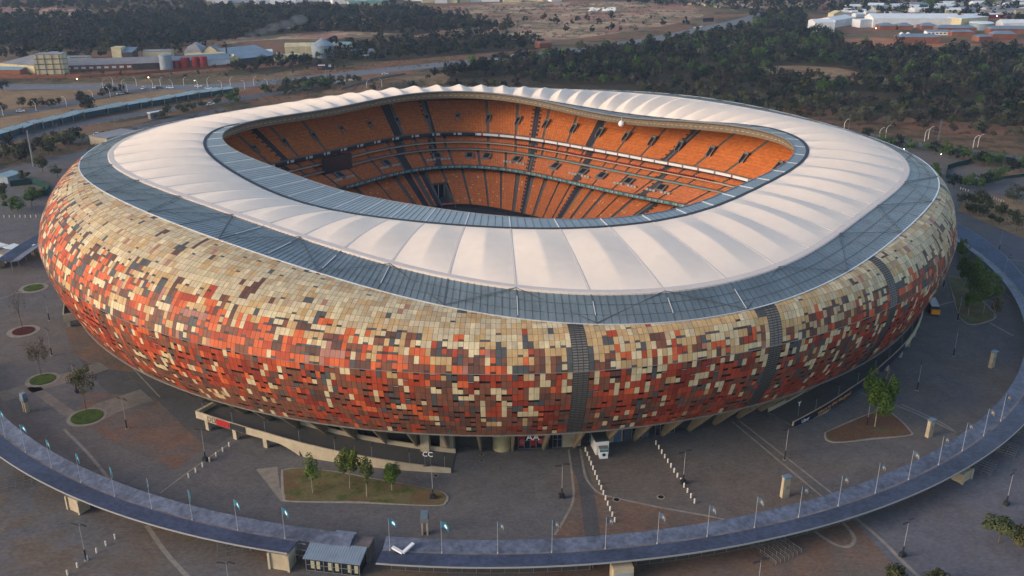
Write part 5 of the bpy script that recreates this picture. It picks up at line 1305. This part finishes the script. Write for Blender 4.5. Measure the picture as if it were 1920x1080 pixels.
# ================================================================ FAR BUILDINGS
def shed(u0,v0,u1,v1,h,dep,roof,wall,label,name='shed',cat='shed',kind='gable',group=None,rise=None,win=0,stripe=None,winm=None):
    a=gp(u0,v0); b_=gp(u1,v1); dx,dy=b_[0]-a[0],b_[1]-a[1]; wl=math.hypot(dx,dy); ang=math.atan2(dy,dx)
    r=empty(name,(a[0],a[1],0),ang,label,cat,group); m=MB(); m.box((wl/2,dep/2,0),(wl,dep,h)); m.build('wall',wall,r)
    m=MB(); e=.4; rs=rise if rise is not None else max(1.0,dep*.13)
    if kind=='gable':
        A=[(-e,-e,h),(wl+e,-e,h),(wl+e,dep/2,h+rs),(-e,dep/2,h+rs)]; B=[(-e,dep/2,h+rs),(wl+e,dep/2,h+rs),(wl+e,dep+e,h),(-e,dep+e,h)]
        m.quad(*A); m.quad(*B); m.tri((0,0,h),(0,dep/2,h+rs),(0,dep,h),1); m.tri((wl,0,h),(wl,dep,h),(wl,dep/2,h+rs),1)
    elif kind=='end':   # gable end faces the camera
        m.quad((-e,-e,h),(wl/2,-e,h+rs),(wl/2,dep,h+rs),(-e,dep,h)); m.quad((wl/2,-e,h+rs),(wl+e,-e,h),(wl+e,dep,h),(wl/2,dep,h+rs)); m.tri((0,-.05,h),(wl,-.05,h),(wl/2,-.05,h+rs),1)
    elif kind=='hip':
        q=min(wl,dep)/2*.9; m.quad((-e,-e,h),(wl+e,-e,h),(wl-q,dep/2,h+rs),(q,dep/2,h+rs)); m.quad((wl+e,dep+e,h),(-e,dep+e,h),(q,dep/2,h+rs),(wl-q,dep/2,h+rs)); m.tri((-e,dep+e,h),(-e,-e,h),(q,dep/2,h+rs)); m.tri((wl+e,-e,h),(wl+e,dep+e,h),(wl-q,dep/2,h+rs))
    elif kind=='mono': m.hexa([(-e,-e,h),(wl+e,-e,h),(wl+e,dep+e,h+rs),(-e,dep+e,h+rs)],[(-e,-e,h+.3),(wl+e,-e,h+.3),(wl+e,dep+e,h+rs+.3),(-e,dep+e,h+rs+.3)])
    else: m.box((wl/2,dep/2,h),(wl+.6,dep+.6,.5))
    m.build('roof',[roof,wall],r)
    if win:
        for i in range(win):
            m=MB(); x=wl*(i+.5)/win; m.box((x,-.12,h*.35),(wl/win*.55,.2,h*.35)); m.build('window',winm or M_darkglass,r)
    return r
IG='factory buildings beyond the highway'
shed(2,133,66,138,7,45,M_roofg,M_wallc,'large cream factory shed with a hipped grey roof, leftmost',kind='hip',rise=6,group=IG)
shed(-20,139,38,140,4,10,M_rooft,M_brick,'low teal-roofed outbuilding before the leftmost shed',kind='mono',rise=1,group=IG)
r=shed(70,140,121,139,17,14,M_roofg,M_wallc,'tall cream factory block of framed storeys',kind='flat',group=IG,name='factory_block',cat='factory'); 
for zz in (4,8.5,13): 
    m=MB(); m.box((14,-.15,zz),(28,.3,.7)); m.build('floor_band',M_walld,r)
for q in range(5):
    m=MB(); m.box((2+q*6.3,-.2,0),(.7,.4,17)); m.build('frame_column',M_steelg,r)
def tank(u,v,rad,h,m,label,cone=0,name='storage_tank',z0=0):
    p=gp(u,v); r=empty(name,(p[0],p[1],z0),0,label,'tank','tanks at the factory'); b=MB(); b.cyl((0,0,0),(0,0,h),rad,n=28); b.build('shell',m,r,smooth=False)
    b=MB(); b.cyl((0,0,h),(0,0,h+(cone or .5)),rad*1.02,.2 if cone else rad*.95,n=28); b.build('roof',M_silo if m is M_silo else M_white if m is M_white else m,r)
tank(74,122,5.0,9,M_white,'small white tank behind the tall cream block'); tank(103,124,6.2,12,M_white,'larger white tank behind the tall cream block'); tank(126,124,3.5,7,M_wallw,'squat pale tank right of the white tanks')
shed(122,134,250,130,5,22,M_roofg,M_brick,'long grey-roofed works hall with small white windows, left section',kind='gable',rise=4.5,group=IG,win=9,winm=M_wallw)
shed(250,131,300,129,5.5,22,M_roofg,M_walld,'long grey-roofed works hall, middle section before the blue tank',kind='gable',rise=4.5,group=IG)
shed(322,129,432,123,6,20,M_roofb,M_wallw,'long blue-grey roofed works hall behind the red tanks',kind='gable',rise=4,group=IG)
shed(95,121,165,120,6,12,M_roofg,M_wallc,'low grey-roofed shed behind the tall cream block',kind='flat',group=IG)
shed(212,116,230,116,13,12,M_wallc,M_wallc,'narrow cream tower building',kind='flat',group=IG,name='tower_block',cat='factory')
shed(231,116,250,116,9,14,M_roofb,M_walld,'open dark shed with a blue roof beside the cream tower',kind='mono',rise=3,group=IG)
shed(269,113,322,112,8,14,M_roofg,M_wallc,'two-storey cream block behind the long hall',kind='flat',group=IG)
shed(248,121,262,121,4,5,M_white,M_white,'small bright cabin on the works yard',kind='flat',group=IG)
tank(313,131,5.6,13.5,M_silo,'large blue-grey tank before the long hall',cone=1.5)
for i,(u,rr0,h) in enumerate([(332,3.2,7),(349,4.3,9.5),(368,3.3,10),(383,3.6,10)]): tank(u,129-i*.5,rr0,h,M_silor,'dark red tank, %s from the left of the four by the boundary wall'%ORD[i])
shed(346,108,378,108,6,18,M_roofg,M_wallc,'pyramid-roofed store with a tan roof',kind='hip',rise=7,group=IG); shed(383,107,408,107,6,16,M_roofg,M_wallc,'pale gabled store with a steep tan roof',kind='end',rise=5,group=IG); tank(370,99,9,6,M_silo,'wide domed tank behind the tan-roofed store',cone=5)
shed(350,114,445,109,5,10,M_wallc,M_wallc,'low flat-roofed cream annexe behind the long hall',kind='flat',group=IG)
shed(433,122,450,121,6,10,M_wallc,M_wallc,'small cream house with a pitched roof beside a dark tree',kind='end',rise=3,group=IG)
shed(450,121,520,113,5,40,M_roofb,M_walld,'wide dark-roofed works hall behind roadside trees',kind='mono',rise=6,group=IG)
shed(480,106,512,104,4,8,M_white,M_wallc,'long narrow building with a bright white roof',kind='gable',rise=2,group=IG)
shed(516,116,536,115,5,14,M_roofg,M_wallc,'small pale gabled shed facing the highway',kind='end',rise=3,group=IG); shed(540,115,566,113,5,14,M_wallc,M_wallc,'plain pale shed beside the small gabled one',kind='flat',group=IG)
shed(535,103,590,102,8,16,M_wallc,M_wallc,'yellowish barn with a rounded roof beside the big silo',kind='gable',rise=3,group=IG)
tank(606,107,11,12,M_silo,'huge steel silo with a conical roof',cone=6.5,name='grain_silo')
shed(624,103,656,103,10,18,M_rooft,M_wallc,'pale green-grey barn right of the huge silo',kind='gable',rise=2,group=IG)
shed(660,105,682,104,4,12,M_roofb,M_wallw,'small grey-blue house right of the silo barns',kind='gable',rise=2,group=IG); shed(685,105,704,103,4,12,M_roofg,M_wallw,'small pale house right of the grey-blue one',kind='gable',rise=2,group=IG)
# chimney stack, boundary wall
p=gp(427,118); r=empty('chimney_stack',(p[0],p[1],0),0,'thin dark factory chimney','chimney'); m=MB(); m.cyl((0,0,0),(0,0,15),.9,.7,n=10); m.build('stack',M_walld,r)
m=MB(); W0=[gp(*q) for q in ((-40,146),(60,147),(150,146),(250,141),(330,134),(430,125),(440,124))]
for i in range(len(W0)-1): m.bar((*W0[i],0),(*W0[i+1],0),.5,2.4)
m.build('boundary_wall',M_brick,label='long red-brown brick wall before the factory',cat='wall')
# right-hand estate
EG='white and brick buildings of the estate at upper right'
shed(1527,60,1564,60,11,30,M_roofw,M_wallw,'white hall with a sloping roof at the left end of the estate',kind='gable',rise=3,group=EG)
shed(1565,52,1600,46,9,25,M_roofw,M_wallw,'white roofed annexe right of the first white hall',kind='gable',rise=3,group=EG)
shed(1562,38,1585,37,8,12,M_wallc,M_wallc,'small cream gabled hall with a row of windows behind the white hall',kind='end',rise=4,group=EG)
shed(1612,52,1635,51,9,16,M_roofw,M_wallw,'white block at the left end of the longest white hall',kind='flat',group=EG)
shed(1636,52,1800,52,11,34,M_roofw,M_wallw,'longest white hall with a blue-white roof',kind='gable',rise=5,group=EG)
shed(1800,54,1850,50,12,30,M_roofw,M_wallc,'cream hall at the right end of the longest white hall',kind='flat',group=EG)
p=gp(1838,55); r=empty('round_hall',(p[0],p[1],0),0,'grey drum-shaped hall beside the cream hall','hall',EG); m=MB(); m.cyl((0,0,0),(0,0,8),14,n=28); m.build('wall',M_silo,r); m=MB(); m.cyl((0,0,8),(0,0,9),14.6,13,n=28); m.build('roof',M_roofw,r)
for i,(u0,u1) in enumerate([(1649,1680),(1684,1712),(1727,1757)]): shed(u0,56,u1,56,5,16,M_roofb,M_brick,'slate-roofed brick building, %s from the left before the longest white hall'%ORD[i],kind='hip',rise=3,group=EG)
shed(1757,62,1830,62,6,14,M_roofb,M_brick,'brick building with a wide blue roof below the cream hall',kind='hip',rise=3,group=EG)
shed(1738,66,1782,66,4,10,M_roofb,M_white,'pavilion with white columns before the brick buildings',kind='mono',rise=1,group=EG,win=6,winm=M_walld)
shed(1684,82,1762,82,7,14,M_roofb,M_brick,'long low orange-brick building with a blue roof nearest the wood',kind='hip',rise=3,group=EG)
for i,u in enumerate((1686,1698)): shed(u,80,u+7,80,9,4,M_white,M_white,'white gable dormer, %s of the pair on the low orange-brick building'%ORD[i],kind='end',rise=2,group=EG,name='gable_bay',cat='gable')
shed(1784,68,1826,68,5,10,M_roofb,M_brick,'orange brick building right of the pavilion',kind='hip',rise=2,group=EG)
shed(1835,78,1860,77,5,12,M_roofb,M_brick,'small dark red building with a grey roof beside green trees',kind='hip',rise=2,group=EG)
shed(1856,64,1990,64,6,14,M_roofb,M_brick,'long red brick building at the right edge',kind='hip',rise=3,group=EG)
shed(1880,53,1990,53,6,20,M_roofw,M_wallw,'white roofed hall behind the long red brick building',kind='gable',rise=4,group=EG)
shed(1860,74,1905,74,6,12,M_roofb,M_brick,'orange brick building with a blue roof nearest the right edge',kind='hip',rise=3,group=EG)
shed(1748,25,1775,26,8,16,M_roofw,M_wallw,'pale blue-white hall alone among trees behind the longest hall',kind='flat',group=EG); shed(1728,24,1746,24,6,14,M_roofb,M_wallw,'grey hall left of the pale blue-white one',kind='flat',group=EG)
shed(1820,36,1880,34,5,20,M_roofw,M_silor,'red-walled hall with a pale roof behind the cream hall',kind='flat',group=EG)
shed(655,14,732,12,6,26,mat('green_roof',(.10,.22,.17),.6,noise=.05,amp=.1),M_wallc,'long hall with a green roof in the far upper left',kind='gable',rise=3,group='distant halls')
# far suburbs: many small houses
def suburb(poly,n,hs,roofs,walls,label,group,name='far_house'):
    W_=[gp(*p) for p in poly]; xs=[p[0] for p in W_]; ys=[p[1] for p in W_]; c=0; k=0
    meshes={}
    while c<n and k<9000:
        k+=1; x,y=rng.uniform(min(xs),max(xs)),rng.uniform(min(ys),max(ys))
        if not inpoly(x,y,W_): continue
        ri=rng.randint(len(roofs)); wi=rng.randint(len(walls)); vi=rng.randint(2); key=(ri,wi,vi)
        if key not in meshes:
            L_,D_,h=[(1,.6,.28),(1.5,.55,.22)][vi]; L_*=hs;D_*=hs;h*=hs
            m=MB(); m.box((0,0,0),(L_,D_,h)); wm=m.mesh('wall',walls[wi]); m=MB(); q=h*1.5
            m.quad((-L_/2-.3,-D_/2-.3,h),(L_/2+.3,-D_/2-.3,h),(L_/2+.3,0,q),(-L_/2-.3,0,q)); m.quad((L_/2+.3,D_/2+.3,h),(-L_/2-.3,D_/2+.3,h),(-L_/2-.3,0,q),(L_/2+.3,0,q)); m.tri((-L_/2,-D_/2,h),(-L_/2,0,q-.02),(-L_/2,D_/2,h)); m.tri((L_/2,-D_/2,h),(L_/2,D_/2,h),(L_/2,0,q-.02))
            meshes[key]=(wm,m.mesh('roof',roofs[ri]))
        q_=(x-min(xs))/(max(xs)-min(xs)); h_=(y-min(ys))/(max(ys)-min(ys))
        lb_=label+(', left end' if q_<.25 else ', left of centre' if q_<.5 else ', right of centre' if q_<.75 else ', right end')+(', near' if h_<.33 else ', far' if h_>.66 else '')
        r=empty(name,(x,y,0),rng.uniform(-.25,.25)+rng.randint(2)*.3,lb_,'house',group)
        for nm,me in zip(('wall','roof'),meshes[key]):
            o=bpy.data.objects.new(nm,me); COL.objects.link(o); o.parent=r
        c+=1
suburb([(-60,20),(60,18),(165,22),(165,27),(60,28),(-60,28)],70,11,[M_rred,mat('tile_roof_pink',(.34,.19,.15),.8)],[M_wallc,M_wallw],'small red-roofed house at the far upper left','red-roofed houses at the far upper left')
suburb([(400,1),(480,1),(740,1),(740,9),(620,6),(500,8),(400,6)],36,26,[M_roofw,M_roofb],[M_wallw],'pale warehouse on the top edge left of the middle','pale warehouses on the top edge','far_warehouse')
suburb([(760,0),(1050,0),(1040,3),(800,6)],26,20,[M_roofw,M_roofg],[M_wallw,M_wallc],'pale building on the top edge near the middle','pale buildings on the top edge','far_warehouse')
suburb([(1580,14),(1990,6),(1990,32),(1850,30),(1700,22),(1600,24)],55,22,[M_roofw,M_roofg,M_roofb,M_roofw],[M_wallw,M_wallc],'pale building in the trees at the upper right','pale buildings in the upper right corner','far_warehouse')
suburb([(1590,22),(1720,30),(1620,34),(1580,30)],14,15,[M_roofw,M_roofg],[M_wallw],'small pale house behind the white halls','small houses behind the white halls')
suburb([(1290,8),(1420,10),(1400,16),(1300,13)],10,10,[M_roofg],[M_wallc],'tiny house at the far wood edge','tiny houses at the far wood edge')
p=gp(1022,91); shed(1012,91,1034,89,5,9,M_rred,M_brick,'small bright red-roofed house alone at the edge of the pale veld',kind='hip',rise=2)
# bus shelters: stepped run of teal roofs
bsx=[(-20,268),(18,258),(40,252),(62,244),(78,241),(96,237),(114,233),(134,228),(156,222),(200,214),(238,207),(262,203),(284,199),(306,196),(328,192),(350,188),(372,184),(394,181),(416,178),(438,175)]
for i in range(len(bsx)-1):
    a=gp(*bsx[i]); b_=gp(*bsx[i+1]); dx,dy=b_[0]-a[0],b_[1]-a[1]; wl=math.hypot(dx,dy); r=empty('bus_shelter',(a[0],a[1],0),math.atan2(dy,dx),'teal-roofed bus shelter bay, %s from the left of the stepped row'%ORD[i],'bus shelter','bus shelter bays')
    m=MB(); hh=4.6+.5*(i%2); m.hexa([(0,-2.5,hh-.6),(wl-.4,-2.5,hh-.2),(wl-.4,5,hh+.3),(0,5,hh)],[(0,-2.5,hh-.45),(wl-.4,-2.5,hh-.05),(wl-.4,5,hh+.45),(0,5,hh+.15)]); m.build('roof',M_rooft,r)
    m=MB(); m.box((wl/2,1,.3),(wl-1,3.0,3.4)); m.build('glass_hall',mat('shelter_glass',(.02,.06,.08),.2,.5),r)
    
    for y_ in (-2,4): m=MB(); m.box((0,y_,0),(.4,.4,5.2)); m.build('post',mat('shelter_post',(.20,.03,.03),.6) if i<4 else M_steelg,r)
# station building behind the roof at left
r=shed(203,276,262,262,5,16,M_roofg,M_conc,'low flat concrete portal building half hidden behind the roof',kind='flat',name='portal_building',cat='building')
shed(16,345,44,336,3.4,7,M_rooft,M_silo,'small hut with a teal roof by the left plaza edge',kind='mono',rise=.5,name='hut',cat='hut')
shed(283,224,310,219,4,3,M_wallw,M_steelg,'small white framed structure on the verge',kind='flat',name='frame_structure',cat='structure')
# ticket huts at left edge
for i,(u,v,w_,h_) in enumerate([(0,475,4,3.2),(14,489,5,3.6),(-6,500,5,3.2),(28,478,5,3.4)]):
    p=gp(u,v); r=empty('ticket_hut',(p[0],p[1],0),R(-30),'cream ticket hut, %s of the cluster at the left edge'%ORD[i],'hut','ticket huts at the left edge')
    m=MB(); m.box((0,0,0),(w_,4,h_)); m.build('wall',M_conc,r); m=MB(); m.box((0,0,h_),(w_+1.5,5.2,.25)); m.build('roof',M_roofw if i!=1 else M_roofg,r)
p=gp(64,478); r=empty('totem',(p[0],p[1],0),R(-20),'short cream totem with a white cap beside the left flank of the stadium','totem sign'); m=MB(); m.box((0,0,0),(1.6,1.2,3.8)); m.build('pylon',M_conc,r); m=MB(); m.box((0,0,3.8),(2.2,1.6,.6)); m.build('head',M_white,r)
# garden netting walls
def netting(px,h,label):
    m=MB(); W_=[gp(*p) for p in px]
    for i in range(len(W_)-1): m.bar((*W_[i],0),(*W_[i+1],0),.25,h)
    m.build('netting_fence',M_green,label=label,cat='fence')
netting([(1774,332),(1776,318),(1795,312),(1815,308),(1822,302)],2.6,'dark green netting fence bending along the car park')
netting([(1840,300),(1860,300),(1878,306)],2.4,'dark green netting behind the car park trees')
netting([(1775,333),(1800,344),(1830,348),(1855,342)],2.4,'dark green netting under the trees below the car park')
netting([(20,350),(60,345),(96,356),(90,366),(50,376)],3.0,'dark green netting round the yard left of the stadium')
netting([(1855,342),(1880,336),(1990,322)],1.6,'low dark hedge-like fence right of the car park')
# billboard over the highway side
p=gp(612,143); r=empty('billboard',(p[0],p[1],0),R(12),'dark billboard with white marks standing by the highway','billboard')
m=MB(); m.cyl((0,0,0),(0,0,6),.5,n=8); m.build('pole',M_steelg,r); m=MB(); m.box((0,0,5.5),(14,.6,5.5)); m.build('board',M_dark,r)
m=MB(); m.box((-3.5,-.35,9.2),(6,.1,.9)); m.box((-5,-.35,6.5),(3.2,.1,1.6),mi=1); m.box((3.6,-.35,8),(2.0,.1,1.8)); m.box((3.6,-.37,8.5),(1,.1,.9),mi=2); m.build('board_marks',[M_whitel,M_letterr,M_dark],r)
# curved street lamps by the left roads and behind the right side
def make_cl(s=1,name='curved_lamp'):
    r=empty(name); m=MB(); pts=[(0,0,0),(0,0,5),(.1,0,7.5),(-.4,0,9.2),(-1.3,0,10.6),(-2.4,0,11.4)]
    for i in range(5): m.cyl(pts[i],pts[i+1],.22-.03*i,.20-.03*i,n=6)
    m.build('curved_pole',M_white,r); m=MB(); m.box((-2.8,0,11.3),(1.2,.45,.2)); m.build('lamp_head',M_white,r); return r
cl=make_cl(); f0=True
def claz(lst,desc,s,flip,h=1.0):
    global f0
    for i,(u,v) in enumerate(lst):
        p=gp(u,v); o=cl if f0 else copy_tree(cl,(p[0],p[1],0)); f0=False
        o.location=(p[0],p[1],0); fl_=flip[i%len(flip)]; o.rotation_euler=(0,0,R(fl_)); o.scale=(.72,.72,.68*s)
        tag(o,'white curved street lamp, %s from the left %s'%(ORD[i],desc),'street lamp','curved street lamps')
claz([(6,217),(68,208),(125,200),(175,188),(207,182),(239,172)],'beside the road across the dry field',.95,[0])
claz([(193,166),(229,166),(212,160),(256,161)],'near the road junction',.9,[180,180,0,0])
claz([(287,166),(301,161),(324,166),(345,161),(371,166),(389,161),(416,167),(432,161),(459,167),(476,160),(502,165)],'along the highway',.9,[0,200])
claz([(688,166),(716,163)],'just above the far white roof edge',.9,[200,0])
claz([(1582,246),(1648,262),(1660,258),(1733,265),(1740,261),(1824,278),(1833,276)],'on the road behind the car park',1.0,[180,160])
# lit lamps
def litlamp(u,v,ub,vb,m,label,rr0=.8):
    p=gp(ub,vb); h=hz(u,v,*p); rr0*=.42; r=empty('lit_lamp',(p[0],p[1],0),0,label,'lamp'); b=MB(); b.cyl((0,0,0),(0,0,h),.10,n=6); b.build('pole',M_steelg,r); b=MB(); b.sphere((0,0,h),rr0,10); b.build('glowing_head',m,r)
litlamp(146,148,146,158,M_lampo,'glowing orange lamp before the factory wall, left one',.85); litlamp(278,145,284,184,M_lampo,'glowing orange lamp on the tall thin mast over the dry field',.75)
for i,(u,v,ub,vb) in enumerate([(1695,279,1695,283),(1764,289,1764,294),(1836,300,1836,305)]): litlamp(u,v,ub,vb,M_lampg,'glowing white lamp, %s from the left along the car park'%ORD[i],.42)
litlamp(1642,53,1642,57,M_lampo,'glowing orange lamp before the brick buildings of the estate',1.2)
for i,(u,v) in enumerate([(1739,32),(1822,32),(1868,30)]): litlamp(u,v,u,v+6,M_lampg,'glowing white lamp, %s from the left on the white hall roofs'%ORD[i],1.0)
litlamp(366,151,366,162,M_lampg,'small glowing white lamp beside the highway',.4)
litlamp(1858,379-14+14,1858,382,M_lampg,'small glowing lamp among the bollards beside the bushes',.22)
# power poles
for i,(u,v,h) in enumerate([(321,158,14),(417,152,14),(546,165,11),(640,160,0),(88,247,0),(1590,250,12),(1760,262,13),(300,158,0),(549,163,14),(1757,270,14),(112,268,12),(64,312,20),(217,246,10)]):
    if h==0: continue
    p=gp(u,v); r=empty('utility_pole',(p[0],p[1],0),0,'thin utility pole, %s counted from the left roads to the right'%ORD[i],'pole','utility poles'); m=MB(); m.cyl((0,0,0),(0,0,h),.14 if h<18 else .8,.09 if h<18 else .35,n=6); m.build('pole',M_steelg,r); m=MB(); m.box((0,0,h-.6),(1.6,.12,.12)); m.build('crossarm',M_steelg,r)
# cars
def make_car(m):
    r=empty('car'); b=MB(); b.hexa([(-2.2,-.9,.35),(2.2,-.9,.35),(2.2,.9,.35),(-2.2,.9,.35)],[(-2.2,-.85,.95),(2.1,-.85,.9),(2.1,.85,.9),(-2.2,.85,.95)]); b.build('body',m,r)
    b=MB(); b.hexa([(-1.7,-.82,.93),(1.0,-.82,.93),(1.0,.82,.93),(-1.7,.82,.93)],[(-1.3,-.65,1.45),(.35,-.65,1.45),(.35,.65,1.45),(-1.3,.65,1.45)]); b.build('cabin',M_darkglass,r)
    b=MB(); b.box((-.45,0,1.45),(1.7,1.3,.04)); b.build('roof_panel',m,r)
    for x in (-1.35,1.35):
        for y in (-.85,.85):
            b=MB(); b.cyl((x,y-.1,.33),(x,y+.1,.33),.33,n=10); b.build('wheel',M_black,r)
    return r
cw=make_car(M_carw); cd_=make_car(M_card); us={0:True,1:True}
CARS=[(39,210,0,'white car on the road across the dry field, leftmost',15),(226,177,0,'white car near the road junction by the median trees',30),(234,176,1,'dark car beside the white one at the road junction',30),(200,165,0,'white car on the highway behind the curved lamp, leftmost on the highway',0),(269,167,0,'white car on the highway below the orange lamp',90),(293,166,0,'white car leading the highway group',0),(299,166,1,'dark car behind the leading white car',0),(319,166,0,'white car in the middle of the highway group',0),(372,163,0,'white car on the far lanes of the highway',0),(391,167,0,'white car at the right of the highway group',0),(443,186,0,'white car beside the bus shelters at their right end',25),(395,197,0,'white car on the bus road behind the white roof',25),(184,254,0,'large white car on the access road near the portal building',25),(535,169,1,'dark car beside the highway trees',20),(722,140,0,'white car alone on the highway beyond the roof',15),(928,113,0,'white car near trees on the far highway',15),(962,106,0,'white van-like car, upper of two on the far highway',15),(963,111,0,'white car, lower of two on the far highway',15),(1304,53,0,'white car on the distant highway near the bridge',40),(1316,51,0,'white car just before the distant highway bridge',40),(574,170,1,'dark car on the slip road behind the roof',20)]
for u,v,k,lab,rz in CARS:
    p=gp(u,v); src=cd_ if k else cw
    o=src if us[k] else copy_tree(src,(p[0],p[1],0)); us[k]=False
    o.location=(p[0],p[1],.05); o.rotation_euler=(0,0,R(rz)); tag(o,lab,'car','cars on the roads')
    o.scale=(1.25,1.25,1.25)
cm=MB(); cm.box((0,0,.3),(4.6,1.8,1.0)); cm.hexa([(-1.6,-.8,1.3),(1.4,-.8,1.3),(1.4,.8,1.3),(-1.6,.8,1.3)],[(-1.2,-.7,1.9),(.9,-.7,1.9),(.9,.7,1.9),(-1.2,.7,1.9)]); cme=cm.mesh('far_car',M_carw)
for i in range(60):
    t=rng.rand(); u=1104+50*t; v=15+6.5*rng.rand()+t*.8
    if abs(u-1127)<3: continue
    p=gp(u,v); o=bpy.data.objects.new('parked_car',cme); COL.objects.link(o); o.location=(p[0],p[1],0); o.rotation_euler=(0,0,rng.uniform(0,3)); tag(o,'tiny white vehicle parked in the lot on the pale far veld','car','white vehicles in the far lot')
# highway bridge parapet
m=MB(); Q=smooth_line([gp(640,168),gp(700,150),gp(760,140)])
for i in range(len(Q)-1): m.bar((*Q[i],0),(*Q[i+1],0),.5,1.6)
m.build('bridge_parapet',M_concg,label='low concrete parapet of the highway bridge just behind the roof',cat='parapet')
p=gp(1327,50); r=empty('overhead_sign',(p[0],p[1],0),R(20),'dark overhead road sign across the distant highway','road sign'); m=MB(); m.box((0,0,6),(16,.6,5)); m.build('board',M_dark,r); 
for x_ in (-8,8): m=MB(); m.cyl((x_,0,0),(x_,0,8),.3,n=6); m.build('post',M_steelg,r)
# people on the car park
def person(u,v,label,top,leg):
    p=gp(u,v); me=bpy.data.meshes.new('person')
    vs=[(0,0,.95),(0,0,1.2),(0,0,1.45),(0,0,1.55),(0,0,1.68),(.1,0,.9),(.12,.05,.48),(.12,.0,.05),(-.1,0,.9),(-.12,-.08,.48),(-.12,-.05,.05),(.2,0,1.42),(.26,0,1.15),(.27,.08,.9),(-.2,0,1.42),(-.26,0,1.15),(-.27,.08,.9)]
    ed=[(0,1),(1,2),(2,3),(3,4),(0,5),(5,6),(6,7),(0,8),(8,9),(9,10),(2,11),(11,12),(12,13),(2,14),(14,15),(15,16)]
    me.from_pydata(vs,ed,[]); o=bpy.data.objects.new('person',me); COL.objects.link(o); o.location=(p[0],p[1],0)
    sk=o.modifiers.new('s','SKIN'); rad=[.15,.16,.15,.07,.11,.1,.07,.05,.1,.07,.05,.08,.05,.04,.08,.05,.04]
    for i,rr0 in enumerate(rad): me.skin_vertices[0].data[i].radius=(rr0,rr0)
    me.skin_vertices[0].data[0].use_root=True
    o.modifiers.new('u','SUBSURF').levels=1; me.materials.append(top); tag(o,label,'person')
person(1723,302,'person in dark clothes standing on the open car park at upper right',M_card,M_card)

# smoke from the factory: a few soft puffs of thin vapour
def smoke(px,label):
    m=bpy.data.materials.new('smoke'); m.use_nodes=True; n=m.node_tree.nodes; n.remove(n['Principled BSDF']); v=n.new('ShaderNodeVolumePrincipled'); v.inputs['Density'].default_value=.009; v.inputs['Color'].default_value=(.75,.82,.95,1)
    m.node_tree.links.new(v.outputs[0],n['Material Output'].inputs['Volume'])
    b=MB()
    p0=gp(*px); L=(p0[0],p0[1],0)
    N_=9
    for i in range(N_):
        t=i/(N_-1); b.sphere((75*t+rng.uniform(-3,3),rng.uniform(-4,4),4+26*t**.7+rng.uniform(-2,2)),3.5+7*t,12,sz=.5)
    b.build('smoke_plume',m,loc=L,label=label,cat='smoke',kind='stuff')
smoke((425,98),'thin bluish smoke drifting right from the factory')

# ---- air: pale haze round the whole place
hb=MB(); hb.box((0,900,-1.2),(5200,3600,131.5)); m=bpy.data.materials.new('haze'); m.use_nodes=True; n=m.node_tree.nodes; n.remove(n['Principled BSDF'])
v=n.new('ShaderNodeVolumePrincipled'); v.inputs['Density'].default_value=.00008; v.inputs['Color'].default_value=(.60,.76,1,1); v.inputs['Anisotropy'].default_value=.2
m.node_tree.links.new(v.outputs[0],n['Material Output'].inputs['Volume'])
HZ=hb.build('haze',m,kind='stuff')
